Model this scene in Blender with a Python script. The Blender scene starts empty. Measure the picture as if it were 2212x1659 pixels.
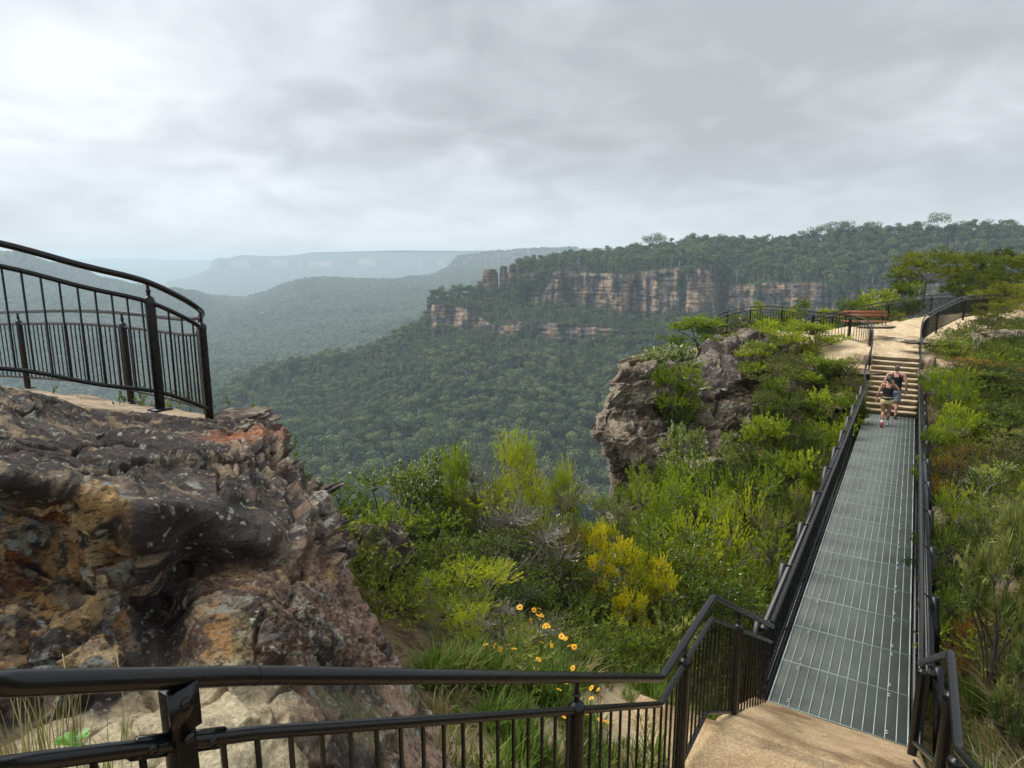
import bpy, bmesh, math, random
import numpy as np
from mathutils import Vector, Matrix, noise as mnoise
random.seed(7)
rng = np.random.default_rng(11)
SC = bpy.context.scene
COL = SC.collection
PI = math.pi

# ---------------------------------------------------------------- camera
CAMZ = 5.2
FOC = 1413.0                      # focal length in units of a 2212 px wide picture
TH = math.atan(0.1905)            # pitch down
CT, ST = math.cos(TH), math.sin(TH)

def at(px, py, D):
    """world point that stands at depth D along the view axis in direction px,py (2212x1659 frame)"""
    x = (px - 1106) / FOC * D
    u = (829.5 - py) / FOC * D
    return np.array([x, D * CT + u * ST, CAMZ + u * CT - D * ST])

def atv(px, py, D):
    px, py, D = np.broadcast_arrays(np.asarray(px, float), np.asarray(py, float), np.asarray(D, float))
    x = (px - 1106) / FOC * D
    u = (829.5 - py) / FOC * D
    return np.stack([x, D * CT + u * ST, CAMZ + u * CT - D * ST], -1)

def atz(px, py, z):
    k = (829.5 - py) / FOC * CT - ST
    return at(px, py, (z - CAMZ) / k)

def proj(P):
    P = np.asarray(P, float)
    x, y, z = P[..., 0], P[..., 1], P[..., 2] - CAMZ
    D = y * CT - z * ST
    u = y * ST + z * CT
    return np.stack([1106 + FOC * x / D, 829.5 - FOC * u / D, D], -1)

cam_d = bpy.data.cameras.new('camera')
cam_d.sensor_width = 36.0
cam_d.lens = 36.0 * FOC / 2212
cam_d.clip_start = 0.05
cam_d.clip_end = 60000
cam = bpy.data.objects.new('camera', cam_d)
COL.objects.link(cam)
cam.location = (0, 0, CAMZ)
cam.rotation_euler = (PI / 2 - TH, 0, 0)
SC.camera = cam

# ---------------------------------------------------------------- numpy noise
_perm = np.random.default_rng(3).permutation(256).astype(np.int64)
_perm = np.concatenate([_perm, _perm, _perm])
_grad = np.random.default_rng(4).normal(size=(256, 3))
_grad /= np.linalg.norm(_grad, axis=1)[:, None]

def perlin(P):
    P = np.asarray(P, float)
    I = np.floor(P).astype(np.int64)
    F = P - I
    W = F * F * F * (F * (F * 6 - 15) + 10)
    I &= 255
    out = 0
    for dx in (0, 1):
        for dy in (0, 1):
            for dz in (0, 1):
                h = _perm[_perm[_perm[(I[..., 0] + dx) & 255] + ((I[..., 1] + dy) & 255)] + ((I[..., 2] + dz) & 255)]
                g = _grad[h]
                d = g[..., 0] * (F[..., 0] - dx) + g[..., 1] * (F[..., 1] - dy) + g[..., 2] * (F[..., 2] - dz)
                w = (W[..., 0] if dx else 1 - W[..., 0]) * (W[..., 1] if dy else 1 - W[..., 1]) * (W[..., 2] if dz else 1 - W[..., 2])
                out = out + d * w
    return out * 1.6

def fbm(P, octv=5, gain=0.5, lac=2.03):
    P = np.asarray(P, float)
    a, s, t = 1.0, 0, 0
    for i in range(octv):
        s = s + a * perlin(P + 17.3 * i)
        t += a
        a *= gain
        P = P * lac
    return s / t

def ridged(P, octv=5, gain=0.5):
    P = np.asarray(P, float)
    a, s, t = 1.0, 0, 0
    for i in range(octv):
        s = s + a * (1 - 2 * np.abs(perlin(P + 9.1 * i)))
        t += a
        a *= gain
        P = P * 2.07
    return s / t

def worley(P, want_id=False):
    """distance to the nearest and second nearest feature point, and the cell's random value"""
    P = np.asarray(P, float)
    I = np.floor(P).astype(np.int64)
    F = P - I
    d1 = np.full(P.shape[:-1], 9.0)
    d2 = np.full(P.shape[:-1], 9.0)
    cid = np.zeros(P.shape[:-1])
    for dx in (-1, 0, 1):
        for dy in (-1, 0, 1):
            for dz in (-1, 0, 1):
                h = _perm[_perm[_perm[(I[..., 0] + dx) & 255] + ((I[..., 1] + dy) & 255)] + ((I[..., 2] + dz) & 255)]
                j = _grad[h] * 0.45 + 0.5
                d = np.sqrt((dx + j[..., 0] - F[..., 0]) ** 2 + (dy + j[..., 1] - F[..., 1]) ** 2 + (dz + j[..., 2] - F[..., 2]) ** 2)
                m = d < d1
                d2 = np.where(m, d1, np.minimum(d2, d))
                cid = np.where(m, h / 255.0, cid)
                d1 = np.where(m, d, d1)
    return d1, d2, cid

def sstep(a, b, x):
    t = np.clip((x - a) / (b - a), 0, 1)
    return t * t * (3 - 2 * t)

def lerp(a, b, t):
    return a + (b - a) * t

# ---------------------------------------------------------------- objects
def mesh_np(name, V, Fc, mat=None, smooth=False, attrs=None, cols=None):
    """V (n,3), Fc (m,k) one face size, or a list of arrays"""
    me = bpy.data.meshes.new(name)
    V = np.asarray(V, np.float32)
    faces = Fc if isinstance(Fc, list) else [Fc]
    faces = [np.asarray(f, np.int32) for f in faces if len(f)]
    loops = np.concatenate([f.ravel() for f in faces]) if faces else np.zeros(0, np.int32)
    sizes = np.concatenate([np.full(len(f), f.shape[1], np.int32) for f in faces]) if faces else np.zeros(0, np.int32)
    me.vertices.add(len(V))
    me.vertices.foreach_set('co', V.ravel())
    me.loops.add(len(loops))
    me.loops.foreach_set('vertex_index', loops)
    me.polygons.add(len(sizes))
    st = np.concatenate([[0], np.cumsum(sizes)[:-1]]).astype(np.int32) if len(sizes) else np.zeros(0, np.int32)
    me.polygons.foreach_set('loop_start', st)
    me.polygons.foreach_set('loop_total', sizes)
    if smooth:
        me.polygons.foreach_set('use_smooth', np.ones(len(sizes), bool))
    for k, a in (attrs or {}).items():
        at_ = me.attributes.new(k, 'FLOAT', 'POINT')
        at_.data.foreach_set('value', np.asarray(a, np.float32).ravel())
    for k, a in (cols or {}).items():
        a = np.asarray(a, np.float32)
        if a.shape[1] == 3:
            a = np.concatenate([a, np.ones((len(a), 1), np.float32)], 1)
        at_ = me.attributes.new(k, 'FLOAT_COLOR', 'POINT')
        at_.data.foreach_set('color', a.ravel())
    me.update(calc_edges=True)
    if mat:
        me.materials.append(mat)
    return me

def link(name, me, parent=None, loc=None):
    o = bpy.data.objects.new(name, me)
    COL.objects.link(o)
    if loc is not None:
        o.location = tuple(loc)
    if parent is not None:
        o.parent = parent
    return o

def tag(o, label=None, cat=None, group=None, kind=None):
    if label: o['label'] = label
    if cat: o['category'] = cat
    if group: o['group'] = group
    if kind: o['kind'] = kind
    return o

def empty(name, loc=(0, 0, 0), rz=0.0):
    o = bpy.data.objects.new(name, None)
    o.empty_display_size = 0.1
    COL.objects.link(o)
    o.location = tuple(loc)
    o.rotation_euler = (0, 0, rz)
    return o

class MB:
    """collects shapes into one mesh"""
    def __init__(s):
        s.v = []; s.q = []; s.t = []; s.n = 0; s.ng = []
    def add(s, V, Q=None, T=None):
        V = np.asarray(V, float).reshape(-1, 3)
        if Q is not None and len(Q): s.q.append(np.asarray(Q, int) + s.n)
        if T is not None and len(T): s.t.append(np.asarray(T, int) + s.n)
        s.v.append(V); s.n += len(V)
        return s
    def box(s, c, size, rot=None):
        x, y, z = np.array(size) / 2.0
        V = np.array([[-x,-y,-z],[x,-y,-z],[x,y,-z],[-x,y,-z],[-x,-y,z],[x,-y,z],[x,y,z],[-x,y,z]])
        if rot is not None: V = V @ np.asarray(rot).T
        V = V + np.asarray(c)
        return s.add(V, [[0,3,2,1],[4,5,6,7],[0,1,5,4],[1,2,6,5],[2,3,7,6],[3,0,4,7]])
    def beam(s, p0, p1, w, h, up=(0, 0, 1)):
        p0 = np.asarray(p0, float); p1 = np.asarray(p1, float)
        d = p1 - p0; L = np.linalg.norm(d)
        if L < 1e-6: return s
        d /= L
        r = np.cross(d, up); r /= max(np.linalg.norm(r), 1e-6)
        u = np.cross(r, d)
        R = np.stack([r, d, u], 1)
        return s.box((p0 + p1) / 2, (w, L, h), R)
    def tube(s, pts, rad, n=10, caps=True):
        V, Q, T = sweep(pts, rad, n, caps)
        return s.add(V, Q, T)
    def lathe(s, c, prof, n=14, axis=None):
        """prof: (r,z) rows, up"""
        a = np.arange(n) * 2 * PI / n
        V = []
        for r, z in prof:
            V.append(np.stack([np.cos(a) * r, np.sin(a) * r, np.full(n, z)], 1))
        V = np.concatenate(V)
        if axis is not None:
            R = np.array(Vector((0, 0, 1)).rotation_difference(Vector(axis)).to_matrix())
            V = V @ R.T
        V = V + np.asarray(c)
        Q = []
        for k in range(len(prof) - 1):
            for i in range(n):
                j = (i + 1) % n
                Q.append([k*n+i, k*n+j, (k+1)*n+j, (k+1)*n+i])
        return s.add(V, Q)
    def mesh(s, name, mat, smooth=False):
        V = np.concatenate(s.v) if s.v else np.zeros((0, 3))
        F = []
        if s.q: F.append(np.concatenate(s.q))
        if s.t: F.append(np.concatenate(s.t))
        return mesh_np(name, V, F, mat, smooth)
    def build(s, name, mat, parent=None, smooth=False, auto=None):
        me = s.mesh(name, mat, smooth)
        o = link(name, me, parent)
        if auto:
            for p in me.polygons: p.use_smooth = True
            me.set_sharp_from_angle(angle=math.radians(auto))
        return o

def sweep(pts, rad, n=10, caps=True):
    P = np.asarray(pts, float)
    m = len(P)
    R = np.full(m, rad) if np.isscalar(rad) else np.asarray(rad, float)
    T = np.zeros_like(P)
    T[0] = P[1] - P[0]; T[-1] = P[-1] - P[-2]
    for i in range(1, m - 1):
        a = P[i] - P[i-1]; b = P[i+1] - P[i]
        T[i] = a / max(np.linalg.norm(a), 1e-9) + b / max(np.linalg.norm(b), 1e-9)
    T /= np.maximum(np.linalg.norm(T, axis=1), 1e-9)[:, None]
    ref = np.array([0, 0, 1.0]) if abs(T[0][2]) < 0.9 else np.array([1.0, 0, 0])
    a = np.arange(n) * 2 * PI / n
    V = []
    for i in range(m):
        r = np.cross(T[i], ref); r /= max(np.linalg.norm(r), 1e-9)
        u = np.cross(r, T[i]); ref = u
        V.append(P[i] + R[i] * (np.cos(a)[:, None] * r + np.sin(a)[:, None] * u))
    V = np.concatenate(V)
    i = np.arange(n); j = (i + 1) % n
    Q = np.concatenate([np.stack([k*n+i, k*n+j, (k+1)*n+j, (k+1)*n+i], 1) for k in range(m - 1)])
    Tr = None
    if caps:
        V = np.concatenate([V, P[:1], P[-1:]])
        c0, c1 = m*n, m*n+1
        Tr = np.concatenate([np.stack([j, i, np.full(n, c0)], 1), np.stack([(m-1)*n+i, (m-1)*n+j, np.full(n, c1)], 1)])
    return V, Q, Tr

def round_path(P, r=0.06, n=4):
    """round the corners of a polyline"""
    P = [np.asarray(p, float) for p in P]
    out = [P[0]]
    for i in range(1, len(P) - 1):
        a = P[i-1] - P[i]; b = P[i+1] - P[i]
        la, lb = np.linalg.norm(a), np.linalg.norm(b)
        k = min(r, la * .45, lb * .45)
        A = P[i] + a / la * k; B = P[i] + b / lb * k
        for t in np.linspace(0, 1, n + 1):
            out.append((1-t)**2 * A + 2*t*(1-t) * P[i] + t*t * B)
    out.append(P[-1])
    return np.array(out)

def smooth_path(P, n=8):
    """catmull-rom through the points"""
    P = np.asarray(P, float)
    E = np.concatenate([[2*P[0]-P[1]], P, [2*P[-1]-P[-2]]])
    out = []
    for i in range(1, len(E) - 2):
        for t in np.arange(n) / n:
            a, b, c, d = E[i-1], E[i], E[i+1], E[i+2]
            out.append(.5*((2*b)+(c-a)*t+(2*a-5*b+4*c-d)*t*t+(3*b-a-3*c+d)*t**3))
    out.append(P[-1])
    return np.array(out)

class Path:
    def __init__(s, P):
        s.P = np.asarray(P, float)
        s.L = np.concatenate([[0], np.cumsum(np.linalg.norm(np.diff(s.P, axis=0), axis=1))])
        s.H = np.concatenate([[0], np.cumsum(np.linalg.norm(np.diff(s.P[:, :2], axis=0), axis=1))])
        s.len = s.H[-1]
    def pt(s, h):
        return np.array([np.interp(h, s.H, s.P[:, k]) for k in range(3)])
    def find_px(s, px, h0=0, h1=None):
        hs = np.linspace(h0, s.len if h1 is None else h1, 2000)
        X = np.array([proj(s.pt(h))[0] for h in hs])
        return hs[np.argmin(np.abs(X - px))]

# ---------------------------------------------------------------- materials
class NT:
    def __init__(s, mat):
        s.t = mat.node_tree; s.n = s.t.nodes; s.l = s.t.links
    def new(s, typ, **kw):
        nd = s.n.new(typ)
        for k, v in kw.items():
            if k.startswith('i_'):
                nd.inputs[k[2:].replace('_', ' ')].default_value = v
            else:
                setattr(nd, k, v)
        return nd
    def link(s, a, b): s.l.new(a, b)
    def math(s, op, a, b=None, clamp=False):
        nd = s.n.new('ShaderNodeMath'); nd.operation = op; nd.use_clamp = clamp
        for i, x in enumerate((a, b)):
            if x is None: continue
            if isinstance(x, (int, float)): nd.inputs[i].default_value = x
            else: s.l.new(x, nd.inputs[i])
        return nd.outputs[0]
    def mix(s, f, a, b, blend='MIX'):
        nd = s.n.new('ShaderNodeMix'); nd.data_type = 'RGBA'; nd.blend_type = blend
        for sock, x in ((nd.inputs[0], f), (nd.inputs[6], a), (nd.inputs[7], b)):
            if isinstance(x, (int, float)): sock.default_value = x
            elif isinstance(x, tuple): sock.default_value = (*x[:3], 1)
            else: s.l.new(x, sock)
        return nd.outputs[2]
    def noise(s, scale, detail=4, rough=.55, vec=None, out=0):
        nd = s.n.new('ShaderNodeTexNoise')
        nd.inputs['Scale'].default_value = scale; nd.inputs['Detail'].default_value = detail
        nd.inputs['Roughness'].default_value = rough
        if vec is not None: s.l.new(vec, nd.inputs['Vector'])
        return nd.outputs[out]
    def ramp(s, fac, stops, interp='LINEAR'):
        nd = s.n.new('ShaderNodeValToRGB'); cr = nd.color_ramp; cr.interpolation = interp
        while len(cr.elements) < len(stops): cr.elements.new(.5)
        for e, (p, c) in zip(cr.elements, stops):
            e.position = p
            e.color = (c, c, c, 1) if isinstance(c, (int, float)) else (*c, 1)
        s.l.new(fac, nd.inputs[0])
        return nd.outputs[0]
    def coords(s, kind='Object'):
        return s.n.new('ShaderNodeTexCoord').outputs[kind]
    def position(s):
        return s.n.new('ShaderNodeNewGeometry').outputs['Position']
    def attr(s, name, out='Fac'):
        nd = s.n.new('ShaderNodeAttribute'); nd.attribute_name = name
        return nd.outputs[out]
    def bump(s, h, strength=.5, dist=.02):
        nd = s.n.new('ShaderNodeBump'); nd.inputs['Strength'].default_value = strength
        nd.inputs['Distance'].default_value = dist
        s.l.new(h, nd.inputs['Height'])
        return nd.outputs[0]

def mat_new(name):
    m = bpy.data.materials.new(name); m.use_nodes = True
    nt = NT(m)
    b = nt.n['Principled BSDF']
    return m, nt, b

def simple(name, col, rough=.6, metal=0.0, var=.15, scale=8, bump=.0, spec=.5):
    m, nt, b = mat_new(name)
    f = nt.noise(scale, 5, vec=nt.position())
    c = nt.mix(f, tuple(x * (1 - var) for x in col), tuple(min(1, x * (1 + var)) for x in col))
    nt.link(c, b.inputs['Base Color'])
    b.inputs['Roughness'].default_value = rough
    b.inputs['Metallic'].default_value = metal
    b.inputs['Specular IOR Level'].default_value = spec
    if bump:
        nt.link(nt.bump(nt.noise(scale * 4, 4, vec=nt.position()), bump, .01), b.inputs['Normal'])
    return m

def leaf_mat(name, cols, transl=.35, objvar=True, rough=.6):
    """cols: dark, mid, bright; per sprig 'tint' and per plant random pick between them"""
    m, nt, b = mat_new(name)
    nt.n.remove(b)
    t = nt.attr('tint')
    oi = nt.n.new('ShaderNodeObjectInfo').outputs['Random']
    f = nt.math('ADD', t, nt.math('MULTIPLY', nt.math('SUBTRACT', oi, .5), .7 if objvar else 0), True)
    c = nt.ramp(f, [(0.0, cols[0]), (.5, cols[1]), (1.0, cols[2])])
    d = nt.n.new('ShaderNodeBsdfPrincipled'); nt.link(c, d.inputs['Base Color'])
    d.inputs['Roughness'].default_value = rough
    d.inputs['Specular IOR Level'].default_value = .25
    tr = nt.n.new('ShaderNodeBsdfTranslucent')
    nt.link(nt.mix(.35, c, (.25, .35, .02), 'MIX'), tr.inputs['Color'])
    mx = nt.n.new('ShaderNodeMixShader'); mx.inputs[0].default_value = transl
    nt.link(d.outputs[0], mx.inputs[1]); nt.link(tr.outputs[0], mx.inputs[2])
    nt.link(mx.outputs[0], nt.n['Material Output'].inputs['Surface'])
    return m
# ================================================================ SKY AND LIGHT
SUN_EL, SUN_AZ = math.radians(55), math.radians(292)   # high, to the left and a little ahead of the viewer
w = bpy.data.worlds.new('World'); SC.world = w; w.use_nodes = True
wn = NT(w)
bg = wn.n['Background']
sky = wn.n.new('ShaderNodeTexSky'); sky.sky_type = 'NISHITA'; sky.sun_disc = False
sky.sun_elevation = SUN_EL; sky.sun_rotation = SUN_AZ
sky.air_density = 1.0; sky.dust_density = 2.0; sky.altitude = 950
tc = wn.n.new('ShaderNodeTexCoord')
sep = wn.n.new('ShaderNodeSeparateXYZ'); wn.link(tc.outputs['Generated'], sep.inputs[0])
zz = wn.math('ADD', wn.math('MAXIMUM', sep.outputs[2], 0.0), .26)
cmb = wn.n.new('ShaderNodeCombineXYZ')
wn.link(wn.math('DIVIDE', sep.outputs[0], zz), cmb.inputs[0])
wn.link(wn.math('DIVIDE', sep.outputs[1], zz), cmb.inputs[1])
def cloudn(scale, detail, rough, off, st=(1, 1, 1), dist=0.0):
    mp = wn.n.new('ShaderNodeMapping'); mp.inputs['Location'].default_value = off; mp.inputs['Scale'].default_value = st
    wn.link(cmb.outputs[0], mp.inputs[0])
    nd = wn.n.new('ShaderNodeTexNoise'); nd.inputs['Scale'].default_value = scale
    nd.inputs['Detail'].default_value = detail; nd.inputs['Roughness'].default_value = rough
    nd.inputs['Distortion'].default_value = dist
    wn.link(mp.outputs[0], nd.inputs['Vector'])
    return nd.outputs[0]
n1 = cloudn(.85, 8, .48, (3.1, 1.7, 0), (1, 1.1, 1), .3)
n2 = cloudn(3.2, 7, .50, (8.4, 2.3, 0), (1.1, 1.0, 1), .5)
def glow(px, py, width, amt):
    d = at(px, py, 1.0) - np.array([0, 0, CAMZ]); d /= np.linalg.norm(d)
    vm = wn.n.new('ShaderNodeVectorMath'); vm.operation = 'DOT_PRODUCT'
    nv = wn.n.new('ShaderNodeVectorMath'); nv.operation = 'NORMALIZE'; wn.link(tc.outputs['Generated'], nv.inputs[0])
    wn.link(nv.outputs[0], vm.inputs[0]); vm.inputs[1].default_value = tuple(d)
    e = wn.math('MULTIPLY', wn.math('SUBTRACT', vm.outputs['Value'], 1.0), 1.0 / width)
    return wn.math('MULTIPLY', wn.math('EXPONENT', e), amt)
f = wn.math('ADD', wn.math('MULTIPLY', n1, .78), wn.math('MULTIPLY', n2, .45))
# thin places in the overcast: brighter patches of cloud, and one darker bank
f = wn.math('ADD', f, glow(60, 330, .03, .035))
f = wn.math('ADD', f, glow(960, 340, .04, .12))
f = wn.math('ADD', f, glow(560, 400, .03, .05))
f = wn.math('ADD', f, glow(1700, 170, .05, -.15))
f = wn.math('ADD', f, glow(1700, 400, .012, -.06))
f = wn.math('ADD', f, glow(1000, -60, .04, -.10))
cl = wn.ramp(f, [(.43, (.265, .281, .295)), (.55, (.325, .345, .362)), (.66, (.40, .423, .443)), (.82, (.52, .545, .565))])
hz = wn.ramp(sep.outputs[2], [(0.0, 1.0), (.16, 0.0)])
cl2 = wn.mix(wn.math('MULTIPLY', hz, .75), cl, (.375, .41, .435))
below = wn.ramp(sep.outputs[2], [(-.0, 0.0), (.005, 1.0)])
cl3 = wn.mix(below, (.40, .44, .45), cl2)
skm = wn.n.new('ShaderNodeMix'); skm.data_type = 'RGBA'; skm.blend_type = 'MIX'; skm.inputs[0].default_value = .965
scl = wn.n.new('ShaderNodeVectorMath'); scl.operation = 'SCALE'; scl.inputs['Scale'].default_value = 1.0
wn.link(sky.outputs[0], skm.inputs[6])
up = wn.n.new('ShaderNodeVectorMath'); up.operation = 'SCALE'; up.inputs['Scale'].default_value = 9.5
wn.link(cl3, up.inputs[0])
wn.link(up.outputs[0], skm.inputs[7])
wn.link(skm.outputs[2], bg.inputs['Color'])
bg.inputs['Strength'].default_value = .112

sd = bpy.data.lights.new('sun', 'SUN'); sd.energy = 2.6; sd.angle = math.radians(50); sd.color = (1, .965, .90)
sun = bpy.data.objects.new('sun', sd); COL.objects.link(sun)
sdir = Vector((math.sin(SUN_AZ) * math.cos(SUN_EL), math.cos(SUN_AZ) * math.cos(SUN_EL), math.sin(SUN_EL)))
sun.rotation_euler = sdir.to_track_quat('Z', 'Y').to_euler()
sun.location = (0, 0, 60)
SC.view_settings.view_transform = 'Standard'; SC.view_settings.look = 'None'
SC.view_settings.gamma = 1; SC.view_settings.use_curve_mapping = False
SC.view_settings.exposure = 0.84
cy = SC.cycles
cy.max_bounces = 6; cy.diffuse_bounces = 3; cy.glossy_bounces = 3; cy.transmission_bounces = 4
cy.volume_bounces = 3; cy.transparent_max_bounces = 4
cy.caustics_reflective = False; cy.caustics_refractive = False
cy.sample_clamp_indirect = 4
cy.use_denoising = True

# ================================================================ HAZE
hb = MB().box((0, 9600, -205), (36000, 19800, 590)).mesh('haze', None)
hm = bpy.data.materials.new('haze_air'); hm.use_nodes = True
ht = NT(hm); ht.n.remove(ht.n['Principled BSDF'])
pv = ht.n.new('ShaderNodeVolumePrincipled')
pv.inputs['Color'].default_value = (.72, .87, .98, 1); pv.inputs['Density'].default_value = 1.3e-4
pv.inputs['Anisotropy'].default_value = .1
ht.link(pv.outputs[0], ht.n['Material Output'].inputs['Volume'])
hb.materials.append(hm)
tag(link('haze', hb), kind='stuff')

# ================================================================ FAR TERRAIN
def interp_cols(cols, U, nk):
    """cols: {px: [(D,y)...nk]} -> arrays (len(U), nk) of D and y"""
    ks = sorted(cols)
    A = np.array([[c for c in cols[k]] for k in ks], float)       # m,nk,2
    out = np.zeros((len(U), nk, 2))
    for j in range(nk):
        for c in (0, 1):
            out[:, j, c] = np.interp(U, ks, A[:, j, c])
    return out

def sheet_grid(cols, U, seg):
    """seg: subdivisions per interval -> world grid (nu, nv, 3), interval index + frac per row"""
    nk = len(seg) + 1
    K = interp_cols(cols, U, nk)
    rows = []; sidx = []
    for j, n in enumerate(seg):
        for i in range(n):
            t = i / n
            rows.append((j, t)); sidx.append(j + t)
    rows.append((len(seg) - 1, 1.0)); sidx.append(float(len(seg)))
    W = atv(U[:, None], K[:, :, 1], K[:, :, 0])                    # nu,nk,3
    G = np.stack([W[:, j] * (1 - t) + W[:, j + 1] * t for j, t in rows], 1)
    return G, np.array(sidx)

def grid_faces(nu, nv):
    i, j = np.meshgrid(np.arange(nu - 1), np.arange(nv - 1), indexing='ij')
    a = (i * nv + j).ravel()
    return np.stack([a, a + nv, a + nv + 1, a + 1], 1)

# --- main ridge: talus forest, two cliff bands, wooded plateau
RC = {
 -300: [(500,1400),(620,1200),(700,1120),(760,1090),(820,1060),(880,1040),(950,1020),(1150,1150)],
 300: [(450,1300),(650,1080),(800,985),(850,960),(900,935),(950,920),(1000,905),(1200,990)],
 455: [(430,1280),(640,1070),(800,955),(850,930),(900,905),(950,885),(1000,868),(1200,965)],
 591: [(420,1270),(620,1070),(800,925),(860,885),(920,850),(970,820),(1010,801),(1250,890)],
 700: [(420,1270),(620,1070),(800,905),(870,855),(940,810),(980,790),(1010,781),(1250,880)],
 774: [(420,1270),(620,1070),(800,885),(880,825),(940,790),(980,780),(1010,772),(1250,880)],
 850: [(420,1270),(620,1070),(800,865),(880,805),(950,765),(985,748),(1010,738),(1250,880)],
 912: [(420,1270),(620,1070),(820,845),(900,775),(950,725),(985,710),(1005,706),(1250,850)],
 926: [(420,1270),(620,1070),(965,716),(972,694),(985,690),(1000,685),(1012,683),(1250,830)],
 932: [(420,1270),(620,1070),(965,714),(975,655),(990,652),(1000,650),(1012,649),(1250,800)],
 1000:[(420,1270),(620,1070),(955,714),(966,662),(1000,642),(1015,636),(1028,632),(1250,790)],
 1062:[(420,1270),(620,1070),(945,722),(952,700),(1005,655),(1025,645),(1035,640),(1250,770)],
 1100:[(420,1270),(620,1070),(900,732),(910,704),(985,655),(1000,645),(1012,636),(1250,740)],
 1118:[(420,1270),(620,1070),(895,732),(905,694),(980,660),(990,600),(1060,585),(1300,690)],
 1135:[(420,1270),(620,1070),(890,730),(902,692),(976,662),(986,597),(1080,572),(1300,660)],
 1200:[(420,1270),(620,1070),(870,734),(882,697),(960,666),(970,592),(1110,562),(1350,650)],
 1300:[(420,1270),(620,1070),(850,738),(860,703),(930,674),(942,590),(1100,554),(1350,640)],
 1400:[(420,1270),(620,1070),(830,744),(838,716),(900,678),(912,588),(1080,545),(1350,630)],
 1500:[(420,1270),(620,1070),(800,748),(806,736),(870,684),(882,584),(1050,528),(1300,620)],
 1548:[(420,1270),(620,1070),(800,748),(806,738),(870,682),(884,600),(1050,528),(1300,620)],
 1560:[(420,1270),(620,1070),(800,748),(806,740),(905,684),(935,630),(1050,528),(1300,620)],
 1650:[(420,1270),(620,1070),(790,748),(800,735),(850,676),(860,612),(1000,530),(1250,600)],
 1750:[(420,1270),(620,1070),(780,748),(790,735),(820,676),(830,615),(950,524),(1200,590)],
 1850:[(420,1270),(620,1070),(760,748),(775,735),(800,676),(810,625),(900,510),(1150,580)],
 1950:[(420,1270),(620,1070),(740,748),(750,735),(780,672),(790,612),(860,505),(1100,570)],
 2212:[(420,1270),(600,1070),(700,748),(710,735),(740,662),(750,620),(820,502),(1100,560)],
 2700:[(420,1270),(600,1070),(700,748),(710,735),(740,662),(750,620),(820,500),(1100,560)],
}
U = np.arange(-300, 2701, 2.5)
seg = [10, 44, 16, 14, 34, 30, 10, 2][:7]
seg = [10, 44, 20, 16, 40, 34, 8]
G, sid = sheet_grid(RC, U, seg)
nu, nv = G.shape[:2]
# depth direction (away from the camera) for buttresses
away = G.copy(); away[..., 2] = 0; away /= np.linalg.norm(away, axis=-1)[..., None]
side = np.stack([away[..., 1], -away[..., 0], np.zeros((nu, nv))], -1)
Px = U[:, None] + 0 * sid[None]
def band(a, b, c, d):
    return sstep(a, b, sid)[None] * (1 - sstep(c, d, sid))[None]
has_up = sstep(1112, 1135, Px)
# rock buttresses: vertical fractures in u, strata in z
f1 = fbm(np.stack([Px / 42.0, 0 * Px + .3, G[..., 2] / 260.0], -1), 4)
f2 = np.abs(fbm(np.stack([Px / 26.0, 0 * Px + 4.3, G[..., 2] / 130.0], -1), 4))
strata = perlin(np.stack([Px / 300.0, 0 * Px, G[..., 2] / 5.5], -1)) + .6 * perlin(np.stack([Px / 60.0, 0 * Px + 3, G[..., 2] / 2.6], -1))
cliff_up = band(4.0, 4.12, 4.95, 5.1) * has_up
cliff_lo = band(2.0, 2.1, 2.95, 3.1) * sstep(922, 934, Px) * (1 - .55 * sstep(1350, 1500, Px))
butt = band(3.3, 4.0, 5.0, 5.6) * has_up
butt2 = band(1.7, 2.05, 2.9, 3.3) * sstep(922, 940, Px)
push = butt * (f1 * 46 + f2 * 30) + butt2 * (f1 * 26 + f2 * 18) + (cliff_up + cliff_lo) * strata * 3.2
push += (cliff_up + cliff_lo) * fbm(G / 14.0, 5) * 9
# forest slopes: gullies
soft = 1 - np.clip(cliff_up + cliff_lo, 0, 1)
edge = np.clip((6.0 - sid) / 1.5, 0, 1)[None] * np.clip(sid / .5, 0, 1)[None]
gul = fbm(np.stack([Px / 130.0, sid[None] * .5 + 0 * Px, 0 * Px], -1), 3)
G = G + away * push[..., None]
G[..., 2] += soft * edge * (gul * 16 + fbm(G / 60.0, 3) * 5) * (1 - .9 * sstep(5.2, 6.0, sid))[None] * (1 - .8 * sstep(3.0, 3.8, sid)[None] * (1 - has_up))
# cliff mask with wooded breaks
brk = fbm(np.stack([Px / 55.0, G[..., 2] / 60.0, 0 * Px + 7], -1), 4)
gully_px = np.zeros_like(Px)
for c, wd in ((1170, 9), (1290, 9), (1362, 7), (1412, 14), (1553, 14), (1600, 8), (1700, 12), (1800, 20), (1232, 10)):
    gully_px += np.exp(-((Px - c + 4 * perlin(np.stack([G[..., 2] / 20, Px * 0, Px * 0], -1))) / wd) ** 2)
rockm = cliff_up * sstep(.34, .22, brk + .30 * np.clip(gully_px, 0, 1)) + cliff_lo * sstep(.22, .06, fbm(np.stack([Px / 40.0, G[..., 2] / 45.0, 0 * Px + 17], -1), 4) + .35 * sstep(1300, 1450, Px) + .10)
rockm = np.clip(rockm + cliff_lo * (1 - sstep(1050, 1075, Px)) * .8, 0, 1)

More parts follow.
